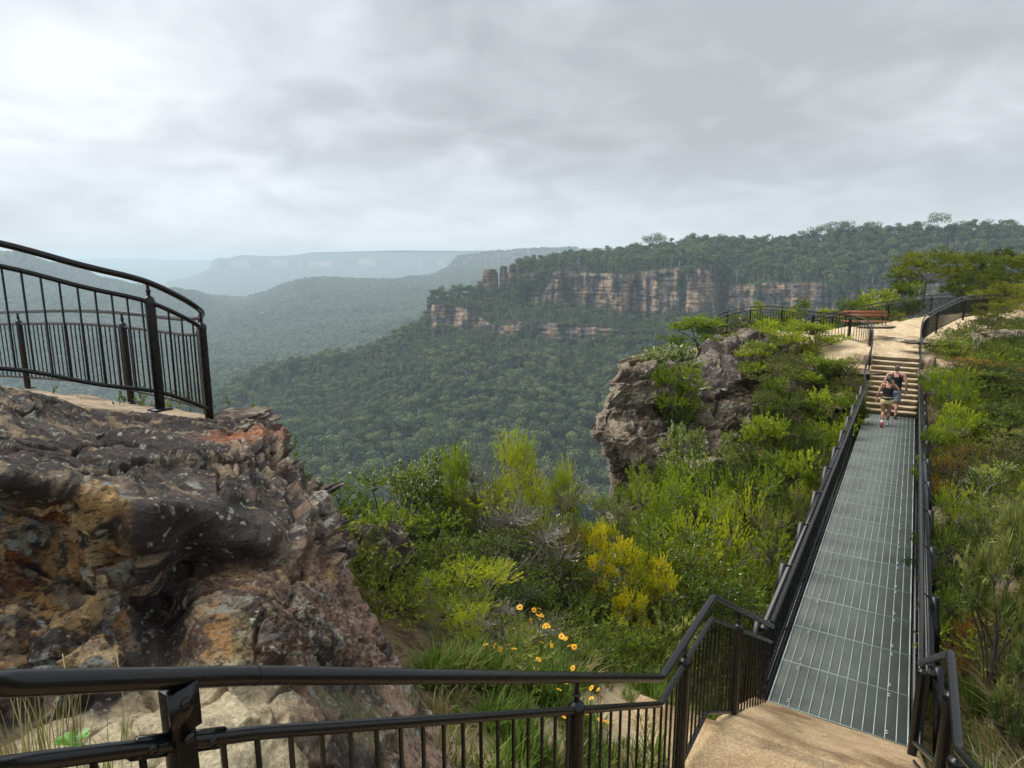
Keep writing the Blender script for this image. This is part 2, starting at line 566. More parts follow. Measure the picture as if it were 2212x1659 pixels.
def terrain_mat(name, floor_a, floor_b, rock_cols, sx=1.0, tone=False):
    m, nt, b = mat_new(name)
    pos = nt.position()
    fl = nt.mix(nt.noise(.06 * sx, 6, .6, pos), floor_a, floor_b)
    mp = nt.n.new('ShaderNodeMapping'); mp.inputs['Scale'].default_value = (.05 * sx, .05 * sx, .50 * sx); nt.link(pos, mp.inputs[0])
    st = nt.noise(1.0, 6, .6, mp.outputs[0])
    mp2 = nt.n.new('ShaderNodeMapping'); mp2.inputs['Scale'].default_value = (.07 * sx, .07 * sx, .035 * sx); nt.link(pos, mp2.inputs[0])
    vert = nt.noise(1.0, 5, .6, mp2.outputs[0])
    c1 = nt.ramp(vert, [(.36, rock_cols[0]), (.47, rock_cols[1]), (.55, rock_cols[2]), (.68, rock_cols[3])])
    c2 = nt.mix(nt.ramp(st, [(.42, 0.0), (.50, 1.0)]), nt.mix(1.0, c1, (.33, .32, .33), 'MULTIPLY'), c1)
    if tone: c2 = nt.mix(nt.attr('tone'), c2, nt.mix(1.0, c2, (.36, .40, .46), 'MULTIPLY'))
    nt.link(nt.mix(nt.attr('rock'), fl, c2), b.inputs['Base Color'])
    b.inputs['Roughness'].default_value = .95; b.inputs['Specular IOR Level'].default_value = .1
    return m

M_ridge = terrain_mat('forest_floor_and_sandstone', (.012, .018, .008), (.03, .04, .016),
                      [(.07, .065, .06), (.17, .155, .14), (.36, .23, .12), (.28, .26, .225)], tone=True)
Gr = G; sid_main = sid.copy()
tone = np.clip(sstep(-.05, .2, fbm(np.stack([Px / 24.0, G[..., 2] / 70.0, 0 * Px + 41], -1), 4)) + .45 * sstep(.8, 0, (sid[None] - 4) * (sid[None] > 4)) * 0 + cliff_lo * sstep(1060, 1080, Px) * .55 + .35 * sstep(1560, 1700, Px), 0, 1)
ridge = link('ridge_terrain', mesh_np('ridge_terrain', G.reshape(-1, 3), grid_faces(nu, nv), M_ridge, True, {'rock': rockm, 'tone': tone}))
tag(ridge, kind='structure')

# --- hazy middle ridge and valley floor
def colsB():
    sk = [(-400,544,2600),(0,550,2700),(52,551,2700),(80,564,2700),(112,574,2750),(150,578,2750),(185,588,2800),(210,604,2800),
          (245,611,2850),(297,623,2950),(375,629,3000),(420,634,3050),(455,642,3300),(518,647,3500),(560,640,3400),(612,619,3300),
          (647,608,3200),(700,603,3200),(774,607,3200),(850,608,3300),(930,598,3600),(952,590,3700),(965,583,3800),(990,575,3900),(1060,570,4000),
          (1150,566,4000),(1300,560,4000),(1500,560,4000)]
    C = {}
    for px, y, D in sk:
        cl = px > 975
        hump = 0 if px > 640 else 1
        a = np.interp(px, [-400, 300, 430, 520, 590, 700, 900, 1100], [950, 930, 850, 822, 835, 860, 900, 900])
        bq = np.interp(px, [-400, 0, 300, 455, 700, 900, 1100, 1500], [700, 700, 740, 778, 770, 740, 700, 690])
        cq = np.interp(px, [-400, 0, 300, 455, 600, 700, 900, 1100, 1500], [610, 612, 665, 712, 700, 690, 670, 650, 640])
        top = {True: np.interp(px, [975, 1000, 1060, 1150, 1300], [566, 549, 546, 539, 536]), False: y - .5}[cl]
        C[px] = [(1150, 960), (1400, a), (1800, bq), (2350, cq), (D * .94, y + (D > 3400) * 2 + 7), (D, y), (D + 30, top), (D + 1200, top + 30)]
    C = {k: [(np.interp(d, [1400, 2000, 3000, 6000], [1400, 2300, 3900, 7800]), y) for d, y in v] for k, v in C.items()}
    return C
UB = np.arange(-400, 1501, 3.0)
G, sid = sheet_grid(colsB(), UB, [14, 30, 50, 50, 14, 10, 6])
nu, nv = G.shape[:2]
PxB = UB[:, None] + 0 * sid[None]
e = (np.clip(sid, 0, 1) * (1 - sstep(4.2, 5, sid)))[None]
G[..., 2] += e * (fbm(G / 420.0, 5) * 75 - 6)
cb = (sstep(4.9, 5.05, sid) * (1 - sstep(5.9, 6.05, sid)))[None] * sstep(965, 985, PxB)
G += (away[:1, :1] * 0 + np.array([0, 1.0, 0])) * (cb * fbm(np.stack([PxB / 14, PxB * 0, G[..., 2] / 300], -1), 4) * 60)[..., None]
M_mid = terrain_mat('distant_bush', (.022, .032, .013), (.038, .05, .02), [(.16, .13, .11), (.30, .25, .20), (.45, .31, .19), (.40, .34, .27)], .35)
tag(link('valley_terrain', mesh_np('valley_terrain', G.reshape(-1, 3), grid_faces(nu, nv), M_mid, True, {'rock': cb * .9})), kind='structure')
GB = G; sidB = sid

# --- long flat plateau further off
def colsC():
    sk = [(-400,640),(340,622),(367,606),(409,599),(445,585),(455,577),(459,563),(472,556),(490,558),(521,551),(577,553),(630,552),(672,545),(774,543),(860,541),(1000,542),(1150,541),(1500,538)]
    C = {}
    for px, y in sk:
        lo = max(y + 6, np.interp(px, [340, 455, 520, 1500], [630, 592, 588, 590]))
        mid = max(y + 3, np.interp(px, [340, 455, 470, 1500], [626, 580, 575, 573])) 
        ct = max(y + 1.5, np.interp(px, [340, 455, 470, 1500], [624, 566, 561, 560]))
        C[px] = [(4700, 660), (5900, lo + 12), (6300, mid), (6325, ct), (6500, y), (7800, y + 12)]
    C = {k: [(d * 1.45, y) for d, y in v] for k, v in C.items()}
    return C
UC = np.arange(-400, 1501, 3.0)
G, sid = sheet_grid(colsC(), UC, [30, 20, 8, 14, 6])
nu, nv = G.shape[:2]
PC = UC[:, None] + 0 * sid[None]
e = (np.clip(sid, 0, 1) * (1 - sstep(3.2, 4, sid)))[None]
G[..., 2] += e * fbm(G / 700.0, 5) * 60
cc = (sstep(1.9, 2.05, sid) * (1 - sstep(2.95, 3.1, sid)))[None] * sstep(455, 470, PC) * sstep(-.12, .1, fbm(np.stack([PC / 45, PC * 0, PC * 0 + 3], -1), 3))
tag(link('plateau_terrain', mesh_np('plateau_terrain', G.reshape(-1, 3), grid_faces(nu, nv), M_mid, True, {'rock': cc})), kind='structure')
# --- last line of hills
UD = np.arange(-500, 1501, 12.0)
Dh = {p: [(8500, 690), (15000, 575), (16000, y), (16500, y + 8)] for p, y in [(-500,566),(0,566),(150,560),(300,558),(400,563),(520,560),(1500,556)]}
G, sid = sheet_grid(Dh, UD, [6, 10, 2])
tag(link('hills', mesh_np('hills', G.reshape(-1, 3), grid_faces(*G.shape[:2]), M_mid, True)), kind='structure')

# ================================================================ FOREST
def blob_points(n, centres, radii, rg):
    k = rg.integers(0, len(centres), n)
    d = rg.normal(size=(n, 3)); d /= np.linalg.norm(d, axis=1)[:, None]
    r = rg.uniform(.72, 1.05, n) ** .6
    return centres[k] + d * radii[k] * r[:, None], d, k

def leaf_quads(P, N, size, rg, aspect=1.0):
    """one quad per point, roughly facing N"""
    n = len(P)
    N = N + rg.normal(size=(n, 3)) * .45; N /= np.linalg.norm(N, axis=1)[:, None]
    a = np.cross(N, rg.normal(size=(n, 3))); a /= np.linalg.norm(a, axis=1)[:, None]
    b = np.cross(N, a)
    s = size * rg.uniform(.6, 1.3, n)
    a *= s[:, None]; b *= (s * aspect)[:, None]
    V = np.stack([P - a, P - b * .8, P + a, P + b * .8], 1).reshape(-1, 3)
    Q = np.arange(n * 4).reshape(n, 4)
    return V, Q

M_gum = leaf_mat('gum_leaves', [(.026, .046, .022), (.062, .094, .036), (.145, .170, .055)], .2)
M_gumtrunk = simple('pale_gum_bark', (.36, .345, .31), .9, var=.35, scale=.6)
def gum_tree(seed, H, tall=True, flat=1.0, n=420, fs=.62, spread=1.0):
    rg = np.random.default_rng(seed)
    lean = rg.normal(size=2) * .05 * H
    m = MB()
    top = np.array([lean[0], lean[1], H * .72])
    tr = smooth_path([(0, 0, -1.0), (lean[0]*.3, lean[1]*.5, H*.3), top], 3)
    m.tube(tr, np.linspace(.019 * H, .009 * H, len(tr)), 5, False)
    nb = rg.integers(5, 8)
    C = []; R = []
    for i in range(nb):
        a = rg.uniform(0, 2*PI); rr = H * .22 * math.sqrt(rg.uniform(.02, 1)) * spread * 1.15
        c = np.array([lean[0] + math.cos(a)*rr, lean[1] + math.sin(a)*rr, H * rg.uniform(.50, .90) - rr*.25])
        C.append(c); s = H * rg.uniform(.15, .23) * spread
        R.append([s, s, s * .72 * flat])
        s0 = tr[int(len(tr) * rg.uniform(.55, .95)) - 1]
        m.tube([s0, (s0 + c)/2 + rg.normal(size=3)*.02*H, c], [.010*H, .007*H, .004*H], 4, False)
    C = np.array(C); R = np.array(R)
    P, d, k = blob_points(n, C, R, rg)
    V, Q = leaf_quads(P, d + np.array([0, 0, .35]), H * .05 * fs, rg)
    tint = np.clip(rg.uniform(0, 1, nb)[k] * .6 + rg.uniform(0, .4, n), 0, 1)
    return m, V, Q, np.repeat(tint, 4)
PROTO = bpy.data.collections.new('tree_kinds')
SKY_PROTO = []
def one_mesh_tree(name, args, kw):
    m, V, Q, t = gum_tree(*args, **kw)
    VT = np.concatenate(m.v); QT = np.concatenate(m.q)
    me = mesh_np(name, np.concatenate([V, VT]), np.concatenate([Q, QT + len(V)]), M_gum, attrs={'tint': np.concatenate([t, np.zeros(len(VT))])})
    me.materials.append(M_gumtrunk)
    mi = np.zeros(len(me.polygons), np.int32); mi[len(Q):] = 1
    me.polygons.foreach_set('material_index', mi)
    return me
gum_meshes = []
for i in range(7):
    me = one_mesh_tree('gum_tree', (100 + i, 1.0 * 17), dict(spread=rng.uniform(.9, 1.25), flat=rng.uniform(.8, 1.1), n=600, fs=.72))
    o = bpy.data.objects.new('gum_tree_kind', me); PROTO.objects.link(o); gum_meshes.append(me)
def dead_gum():
    rg = np.random.default_rng(42); m = MB(); m.tube([(0,0,-1),(.2,.1,8),(.1,.3,15)], [.30,.2,.06], 5, False)
    for i in range(11):
        z = rg.uniform(6, 14); a = rg.uniform(0, 6.28); L = rg.uniform(1.5, 3.5); p = np.array([np.interp(z, [0, 8, 15], [0, .2, .1]), np.interp(z, [0, 8, 15], [0, .1, .3]), z]); d = np.array([math.cos(a), math.sin(a), rg.uniform(.5, 1.2)])
        m.tube([p, p + d*L*.5, p + d*L + [0, 0, .4]], [.11, .08, .03], 4, True)
    me = m.mesh('dead_gum_tree', M_gumtrunk2); return me
M_gumtrunk2 = simple('bleached_gum_trunk', (.42, .41, .38), .9, var=.25, scale=.6)
gum_meshes.append(dead_gum()); PROTO.objects.link(bpy.data.objects.new('gum_tree_kind', gum_meshes[-1]))
# small crowns for the far valley
PROTO2 = bpy.data.collections.new('crown_kinds')
for i in range(4):
    rg = np.random.default_rng(300 + i)
    C = rg.normal(size=(4, 3)) * [2.6, 2.6, .8] + [0, 0, 6]; R = np.tile([3.4, 3.4, 2.6], (4, 1))
    P, d, k = blob_points(60, C, R, rg)
    V, Q = leaf_quads(P, d + [0, 0, .6], 1.9, rg)
    me = mesh_np('far_crown', V, Q, M_gum, attrs={'tint': np.repeat(rg.uniform(0, 1, 60), 4)})
    PROTO2.objects.link(bpy.data.objects.new('far_crown_kind', me))

def scatter(name, P, scl, rotz, coll, npro, label):
    me = bpy.data.meshes.new(name)
    me.vertices.add(len(P)); me.vertices.foreach_set('co', np.asarray(P, np.float32).ravel())
    a = me.attributes.new('scl', 'FLOAT', 'POINT'); a.data.foreach_set('value', np.asarray(scl, np.float32))
    a = me.attributes.new('idx', 'INT', 'POINT'); ix = rng.integers(0, npro, len(P)); ix = np.where((ix == 7) & (rng.uniform(0, 1, len(P)) > .3), 2, ix) if npro == 8 else ix; a.data.foreach_set('value', ix.astype(np.int32))
    a = me.attributes.new('rot', 'FLOAT_VECTOR', 'POINT')
    R = np.zeros((len(P), 3), np.float32); R[:, 2] = rotz; a.data.foreach_set('vector', R.ravel())
    o = link(name, me)
    ng = bpy.data.node_groups.new(name, 'GeometryNodeTree')
    ng.interface.new_socket('Geometry', in_out='INPUT', socket_type='NodeSocketGeometry')
    ng.interface.new_socket('Geometry', in_out='OUTPUT', socket_type='NodeSocketGeometry')
    N = ng.nodes; L = ng.links
    gi = N.new('NodeGroupInput'); go = N.new('NodeGroupOutput')
    ci = N.new('GeometryNodeCollectionInfo'); ci.inputs['Collection'].default_value = coll
    ci.inputs['Separate Children'].default_value = True; ci.inputs['Reset Children'].default_value = True
    ip = N.new('GeometryNodeInstanceOnPoints'); ip.inputs['Pick Instance'].default_value = True
    def na(nm, dt):
        x = N.new('GeometryNodeInputNamedAttribute'); x.data_type = dt; x.inputs['Name'].default_value = nm; return x.outputs['Attribute']
    L.new(gi.outputs[0], ip.inputs['Points']); L.new(ci.outputs[0], ip.inputs['Instance'])
    L.new(na('idx', 'INT'), ip.inputs['Instance Index']); L.new(na('scl', 'FLOAT'), ip.inputs['Scale'])
    er = N.new('FunctionNodeEulerToRotation'); L.new(na('rot', 'FLOAT_VECTOR'), er.inputs[0]); L.new(er.outputs[0], ip.inputs['Rotation'])
    L.new(ip.outputs[0], go.inputs[0])
    md = o.modifiers.new('scatter', 'NODES'); md.node_group = ng
    tag(o, label=label, kind='stuff')
    return o

def sample_grid(G, n, weight=None):
    A = G[:-1, :-1]; B = G[1:, :-1]; C = G[:-1, 1:]
    ar = np.linalg.norm(np.cross((B - A)[..., :], (C - A)[..., :]), axis=-1)
    if weight is not None: ar = ar * weight[:-1, :-1]
    p = ar.ravel() / ar.sum()
    k = rng.choice(len(p), n, p=p)
    i, j = np.unravel_index(k, ar.shape)
    a, b = rng.uniform(0, 1, (2, n))
    P = G[i, j] * ((1-a)*(1-b))[:, None] + G[i+1, j] * (a*(1-b))[:, None] + G[i, j+1] * ((1-a)*b)[:, None] + G[i+1, j+1] * (a*b)[:, None]
    return P, i, j

nuR, nvR = Gr.shape[:2]
wgt = np.clip(1 - rockm * 1.35, 0, 1)
wgt[:, :6] = 0
PP, ii, jj = sample_grid(Gr, 17500, wgt)
pr = proj(PP)
keep = (pr[:, 0] > -150) & (pr[:, 0] < 2400) & (pr[:, 1] < 1200)
PP = PP[keep]; pr = pr[keep]; jj = jj[keep]
sz = rng.uniform(.78, 1.12, len(PP)) * rng.choice([.7, 1.0, 1.0, 1.25], len(PP)) * np.where(jj > 150, .85, 1.0)
sidk = sid_main[jj]; sz = sz * np.interp(pr[:, 1], [720, 1000], [1.0, 1.38]); sz = sz * np.where((sidk > 1.75) & (sidk < 4.3), .62, 1.0)
near_cliff = rockm[ii[keep], jj] > .02
sz = np.where(near_cliff, sz * .55, sz)
# thin out what the scene cannot show
vis = ~((pr[:, 0] < 150) & (pr[:, 1] > 1000)) & ~((pr[:, 0] > 1900) & (pr[:, 1] > 850)) & ~((pr[:, 0] > 1450) & (pr[:, 1] > 1000))
PP, pr, sz = PP[vis], pr[vis], sz[vis]
order = np.argsort(pr[:, 2])
inframe = [k for k in order if 620 < pr[k, 0] < 1315 and 860 < pr[k, 1] < 1085]
# individuals: the nearest of the slope, spaced apart
solo = inframe[:280]
mask = np.ones(len(PP), bool); mask[solo] = False
scatter('forest', PP[mask], sz[mask], rng.uniform(0, 6.28, mask.sum()), PROTO, 8, None)
for n_, k in enumerate(solo):
    o = bpy.data.objects.new('gum_tree', gum_meshes[rng.integers(0, 7)])
    COL.objects.link(o); o.location = tuple(PP[k]); o.rotation_euler = (0, 0, rng.uniform(0, 6.28)); s = sz[k]
    o.scale = (s, s, s * rng.uniform(.95, 1.2))
    tag(o, 'grey-green gum tree with pale trunk in the valley forest nearest below the yellow bushes', 'tree', 'gum trees at the near edge of the valley forest')
# far valley crowns
wB = np.ones(GB.shape[:2]); wB[:, sidB < .8] = 0; wB[:, sidB > 6] = 0
PB, _, _ = sample_grid(GB, 60000, wB * (1 / np.maximum(GB[..., 1], 1) ** .8))
pb = proj(PB); kb = (pb[:, 0] > -60) & (pb[:, 0] < 1250)
PB = PB[kb]; pb = pb[kb]
scatter('distant_forest', PB - [0, 0, 1.5], rng.uniform(.8, 1.5, len(PB)) * np.interp(pb[:, 2], [1300, 3500], [.9, 1.6]), rng.uniform(0, 6.28, len(PB)), PROTO2, 4, None)
# skyline trees and pines standing above the plateau
def crest(px):
    i = int(np.clip(round((px + 300) / 2.5), 0, nuR - 1))
    j = nvR - 9
    return Gr[i, j]
big_gum = [one_mesh_tree('tall_gum_tree', (500 + i, 20.0), dict(spread=1.35, flat=.8, n=800, fs=.5)) for i in range(3)]
def conifer_mesh():
    rg = np.random.default_rng(77); n = 420
    z = rg.uniform(.12, 1, n); a = rg.uniform(0, 2*PI, n); r = (1 - z) * .26 * rg.uniform(.5, 1.05, n) + .01
    P = np.stack([np.cos(a)*r, np.sin(a)*r, z], 1) * 14
    V, Q = leaf_quads(P, np.stack([np.cos(a), np.sin(a), np.full(n, .6)], 1), .5, rg)
    m = MB().tube([(0,0,-1),(0,0,13)], [.25,.05], 5, False)
    VT = np.concatenate(m.v); QT = np.concatenate(m.q)
    me = mesh_np('pine_tree', np.concatenate([V, VT]), np.concatenate([Q, QT+len(V)]), M_gum, attrs={'tint': np.zeros(len(V)+len(VT))})
    me.materials.append(M_gumtrunk)
    return me
pine = conifer_mesh()
SKYL = [(1403, 'g', 1.15), (1424, 'g', 1.25), (1375, 'g', .8), (1500, 'p', 1.0), (1560, 'g', .8), (1652, 'p', .8), (1668, 'p', .9), (1735, 'g', .9), (1755, 'p', 1.2), (1762, 'g', 1.1),
        (1786, 'g', 1.2), (1812, 'g', 1.25), (1826, 'g', 1.2), (1865, 'g', .8), (1886, 'g', 1.0), (1940, 'p', .8), (1985, 'g', .9), (2022, 'g', 1.5), (2060, 'p', .9), (2075, 'g', .9), (2130, 'g', 1.0), (2160, 'p', .8), (2185, 'g', .9)]
seen = {}
for px, kd, s in SKYL:
    p = crest(px)
    nm = 'pine_tree' if kd == 'p' else 'skyline_gum_tree'
    o = bpy.data.objects.new(nm, pine if kd == 'p' else big_gum[rng.integers(0, 3)])
    COL.objects.link(o); o.location = tuple(p - [0, 0, 1.0]); o.rotation_euler = (0, 0, rng.uniform(0, 6))
    s *= p[1] / 1000.0 * 1.15
    o.scale = (s, s, s)
    if px == 2022: lb, g = 'tallest tree on the skyline, above the umbrella tree by the far railing', None
    elif px == 1403: lb, g = 'left one of the two tall gum trees at the left end of the wooded skyline', None
    elif px == 1424: lb, g = 'right one of the two tall gum trees at the left end of the wooded skyline', None
    elif kd == 'p': lb, g = 'small pointed conifer standing among round crowns on the wooded skyline', 'conifers on the skyline'
    else: lb, g = 'round-crowned gum tree standing out from the wooded plateau skyline', 'gum trees on the skyline'
    tag(o, lb, 'tree', g)
# the three free-standing rock towers at the end of the cliff
M_tower = terrain_mat('tower_sandstone', (.02, .03, .012), (.04, .05, .02), [(.05, .045, .04), (.12, .105, .09), (.25, .17, .10), (.20, .175, .145)])
def tower(px0, px1, ytop, ybot, D, seed, label):
    nz, na = 46, 40
    base = at((px0 + px1)/2, ybot + 12, D); topz = at((px0+px1)/2, ytop, D)[2]
    h = topz - base[2]; r0 = (px1 - px0) / 2 / FOC * D
    t = np.linspace(0, 1, nz); a = np.arange(na) * 2*PI/na
    prof = np.where(t < .12, 1.12, 1.0) * (1 - .30 * t ** 2) * (1 + .06 * np.sin(t * 9 + seed))
    prof[-1] = .02; prof[-2] = .5; prof[-3] = .78
    X = prof[:, None] * r0 * np.cos(a)[None]; Y = prof[:, None] * r0 * 1.1 * np.sin(a)[None]; Z = t[:, None] * h + 0 * X
    P = np.stack([X, Y, Z], -1)
    n = P * [1, 1, 0]; n /= np.maximum(np.linalg.norm(n, axis=-1), .01)[..., None]
    d = fbm(P / 7 + seed, 4) * 3.2 + perlin(np.stack([X / 40, Y / 40, Z / 3.2 + seed], -1)) * .8 + np.abs(fbm(np.stack([np.cos(a)[None] * 2 + 0*Z, np.sin(a)[None] * 2 + 0 * Z, Z / 70 + seed], -1), 3)) * -5 + 1
    P = P + n * (d * np.clip(prof[:, None] * 1.2, 0, 1))[..., None]
    V = P.reshape(-1, 3)
    i = np.arange(na); j = (i + 1) % na
    Q = np.concatenate([np.stack([k*na+i, k*na+j, (k+1)*na+j, (k+1)*na+i], 1) for k in range(nz-1)])
    o = link('rock_tower', mesh_np('rock_tower', V, Q, M_tower, True, {'rock': np.ones(len(V))}), loc=base)
    tag(o, label, 'rock tower')
tower(1042, 1077, 580, 640, 1030, 1, 'leftmost tall sandstone tower standing free at the end of the cliff')
tower(1079, 1097, 573, 645, 1022, 2, 'narrow middle sandstone tower between two broader towers at the cliff end')
tower(1096, 1123, 568, 655, 1012, 3, 'broad sandstone tower nearest the wooded plateau, joined to the cliff')
tower(1030, 1043, 606, 640, 1030, 4, 'short stub of sandstone at the foot of the leftmost tower')
# ================================================================ NEAR GROUND
_gp = [
 (0,0,2.9),(-1,-3,3.0),(3,-3,2.8),(0.3,3.0,1.9),(1.0,4.0,1.05),(1.7,5.0,.95),(2.6,3.4,.9),(2.5,4.9,.8),(3.0,6.9,-.5),(4.3,6.2,-.55),(3.4,5.6,.1),
 (-2,2,2.7),(-3,4,2.7),(-4,6,3.0),(-3.5,8,2.6),(-6,4,3.4),(-7,8,3.0),(-8,1,4.0),(-6,10.5,-3),(-2.2,8.5,.6),
 (-.6,5.0,1.85),(-.9,6.2,1.6),(0,6.5,1.1),(.9,7.5,.6),(1.8,7.0,.35),(2.6,8.5,-.6),
 (0,10,-.2),(-1.2,10,-.2),(2,11,-.9),(4,10,-1.6),(4.4,12.5,-2.3),(0,13,-1.2),(2,14,-1.6),(-2,12,-2),(5,15,-2.2),(2.5,17,-2.8),(-3,15,-9),(0,17,-7),(1,20,-9),(-6,13,-12),
 (6,10.5,-2.6),(7.6,14.5,-3.4),(9.2,17.5,-3.0),(11,20,-1.8),
 (7,17,-2.0),(8,19,-1.7),(6,19,-2.2),(5,21,-3.0),(9,21.5,-1.0),(11,22,.3),(12.2,22.1,-.35),(13.6,21.4,-.35),
 (13.6,23.5,1.2),(15.4,23.0,1.2),(13.0,25.2,1.62),(15.8,24.6,1.62),
 (11.5,25.5,1.5),(9.5,26,.5),(7.5,26.5,-.4),(6.5,25,-.5),(5.5,23.5,-2.2),(4.5,25,-1.6),(8,23.5,-2.2),(10,23.5,-.3),
 (12,28,1.8),(15,28,1.85),(17.5,30,2.0),(14,31,1.75),(10,29,1.6),(20,32,2.2),(24,34,2.4),(28,35,2.7),(22,30,1.8),(18,26.5,1.45),(21,27,1.55),(26,29,2.0),
 (8,30,1.0),(11,33,.8),(16,34,1.2),(21,37,1.4),(28,40,2),(35,42,2.6),(36,34,3.2),
 (6.5,4.5,.1),(5.7,6.5,-.1),(6.6,7.2,.5),(8.0,8.0,1.0),(6.6,8.8,.3),(7.6,10,.5),(9,13,-.3),(8,12.5,-1.2),(11,15.5,-.2),(13,19,.3),(15.5,21.5,.9),(10,9,.5),(13,12,.9),(18,18,1.0),(20,23,1.3),(26,20,1.8),(30,26,2.2),
 (9,5,.2),(8,2,.4),(12,0,.6),(18,6,1.2),(30,10,2),
 (2.6,27,-12),(4,32,-14),(9,38,-12),(18,44,-10),(30,50,-8),(42,55,-4),(0,24,-20),(0,30,-35),(-8,18,-24),(-14,10,-20),(-16,0,-10),(-12,-8,0),(5,45,-40),(20,58,-35),(-15,30,-50),(40,70,-20),(60,60,0),(60,20,3),(60,-15,2),(0,-18,3),(25,-12,1.5),
]
_gp = np.array(_gp, float)
_d = np.linalg.norm(_gp[:, None, :2] - _gp[None, :, :2], axis=-1)
_A = np.zeros((len(_gp) + 3,) * 2); n_ = len(_gp)
_A[:n_, :n_] = -_d - np.eye(n_) * .0
_A[:n_, n_] = 1; _A[:n_, n_+1:] = _gp[:, :2]; _A[n_, :n_] = 1; _A[n_+1:, :n_] = _gp[:, :2].T
_w = np.linalg.solve(_A, np.concatenate([_gp[:, 2], [0, 0, 0]]))
def ground(x, y):
    x = np.asarray(x, float); y = np.asarray(y, float)
    X = np.stack([x.ravel(), y.ravel()], 1)
    out = np.zeros(len(X))
    for s in range(0, len(X), 20000):
        q = X[s:s+20000]
        d = np.linalg.norm(q[:, None] - _gp[None, :, :2], axis=-1)
        out[s:s+20000] = -(d @ _w[:n_]) + _w[n_] + q @ _w[n_+1:]
    return out.reshape(x.shape)
xs = np.concatenate([np.arange(-28, -6, .5), np.arange(-6, 20, .16), np.arange(20, 62, .5)])
ys = np.concatenate([np.arange(-20, -2, .5), np.arange(-2, 34, .16), np.arange(34, 78, .5)])
GX, GY = np.meshgrid(xs, ys, indexing='ij')
GZ = ground(GX, GY)
P3 = np.stack([GX, GY, GZ], -1)
amp = np.clip((np.hypot(GX, GY) - 1) / 10, .15, 1)
GZ = GZ + fbm(P3 * [.5, .5, .2], 4) * .35 * amp + fbm(P3 * 2.2, 3) * .07
rim = np.zeros_like(GZ, bool); rim[:2] = rim[-2:] = True; rim[:, :2] = True; rim[:, -2:] = True
GZ = np.where(rim, -240, GZ)
# the ground is cut away under the bridge and the flights of steps
LN, RN = np.array([3.05, 6.97, 0]), np.array([4.32, 6.26, 0])       # near end corners of the deck
BD = np.array([.5205, .8539, 0]); BN = np.array([.8539, -.5205, 0])   # along, to the right
BW = 1.46; BL = 17.5
c0 = (LN + RN) / 2
LN = c0 - BN * BW / 2; RN = c0 + BN * BW / 2
Sb = (GX - LN[0]) * BD[0] + (GY - LN[1]) * BD[1]; Tb = (GX - LN[0]) * BN[0] + (GY - LN[1]) * BN[1]
lat = sstep(1.1, .55, np.abs(Tb - BW / 2) - BW / 2)
cap = np.interp(Sb, [-5, -2.2, -.15, .5, BL - .4, BL, BL + .1, BL + 3.3, BL + 3.6], [9, .85, -.35, -1.0, -1.0, -.4, -.25, 1.30, 9])
GZ = np.where(Sb > -2.2, GZ - lat * np.maximum(GZ - cap, 0), GZ)
P3[..., 2] = GZ
def gz(x, y):
    i = int(np.clip(np.searchsorted(xs, x), 1, len(xs) - 1)); j = int(np.clip(np.searchsorted(ys, y), 1, len(ys) - 1))
    return float(GZ[i-1:i+1, j-1:j+1].mean())
# sandy worn path on the far knoll, and beside the near steps
def seg_dist(X, Y, pts):
    d = np.full(X.shape, 1e9)
    for a, b in zip(pts[:-1], pts[1:]):
        a = np.array(a, float); b = np.array(b, float); ab = b - a
        t = np.clip(((X - a[0]) * ab[0] + (Y - a[1]) * ab[1]) / (ab @ ab), 0, 1)
        d = np.minimum(d, np.hypot(X - a[0] - t * ab[0], Y - a[1] - t * ab[1]))
    return d
dp = seg_dist(GX, GY, [(14.2, 25), (15.8, 28), (20, 32), (28, 34)])
dp2 = seg_dist(GX, GY, [(14.5, 26.5), (11.5, 28.5), (9.5, 29)])
wob = fbm(P3 * 1.3 + 5, 3) * .5
sand = np.maximum(sstep(2.5, 1.8, dp + wob), sstep(2.0, 1.3, dp2 + wob))
sand = np.maximum(sand, sstep(2.6, 2.0, seg_dist(GX, GY, [(15, 30), (18, 33), (23, 36)]) + wob))
sand = np.maximum(sand, .8 * sstep(1.1, .5, seg_dist(GX, GY, [(-1.5, 3), (0.6, 3.6), (1.3, 5.4), (2.0, 6.3)]) + wob * .6))
slope = np.abs(np.gradient(GZ, axis=0) / np.gradient(GX, axis=0)) + np.abs(np.gradient(GZ, axis=1) / np.gradient(GY, axis=1))
rockg = sstep(1.3, 2.2, slope)
M_ground, nt, b = mat_new('sandy_soil_and_litter')
pos = nt.position()
soil = nt.ramp(nt.noise(7, 10, .75, pos), [(.3, (.03, .022, .012)), (.46, (.07, .048, .026)), (.52, (.14, .105, .06)), (.60, (.06, .055, .022)), (.72, (.20, .155, .09))])
sandc = nt.ramp(nt.noise(5, 8, .7, pos), [(.3, (.34, .24, .13)), (.5, (.52, .40, .25)), (.7, (.64, .53, .37))])
rk = nt.ramp(nt.noise(1.6, 8, .65, pos), [(.35, (.06, .05, .045)), (.5, (.16, .13, .11)), (.65, (.28, .22, .16))])
c = nt.mix(nt.attr('rock'), soil, rk); c = nt.mix(nt.attr('sand'), c, sandc)
nt.link(c, b.inputs['Base Color']); b.inputs['Roughness'].default_value = .95; b.inputs['Specular IOR Level'].default_value = .2
nt.link(nt.bump(nt.noise(22, 6, .7, pos), .6, .03), b.inputs['Normal'])
tag(link('ground', mesh_np('ground', P3.reshape(-1, 3), grid_faces(len(xs), len(ys)), M_ground, True, {'sand': sand, 'rock': rockg})), kind='structure')

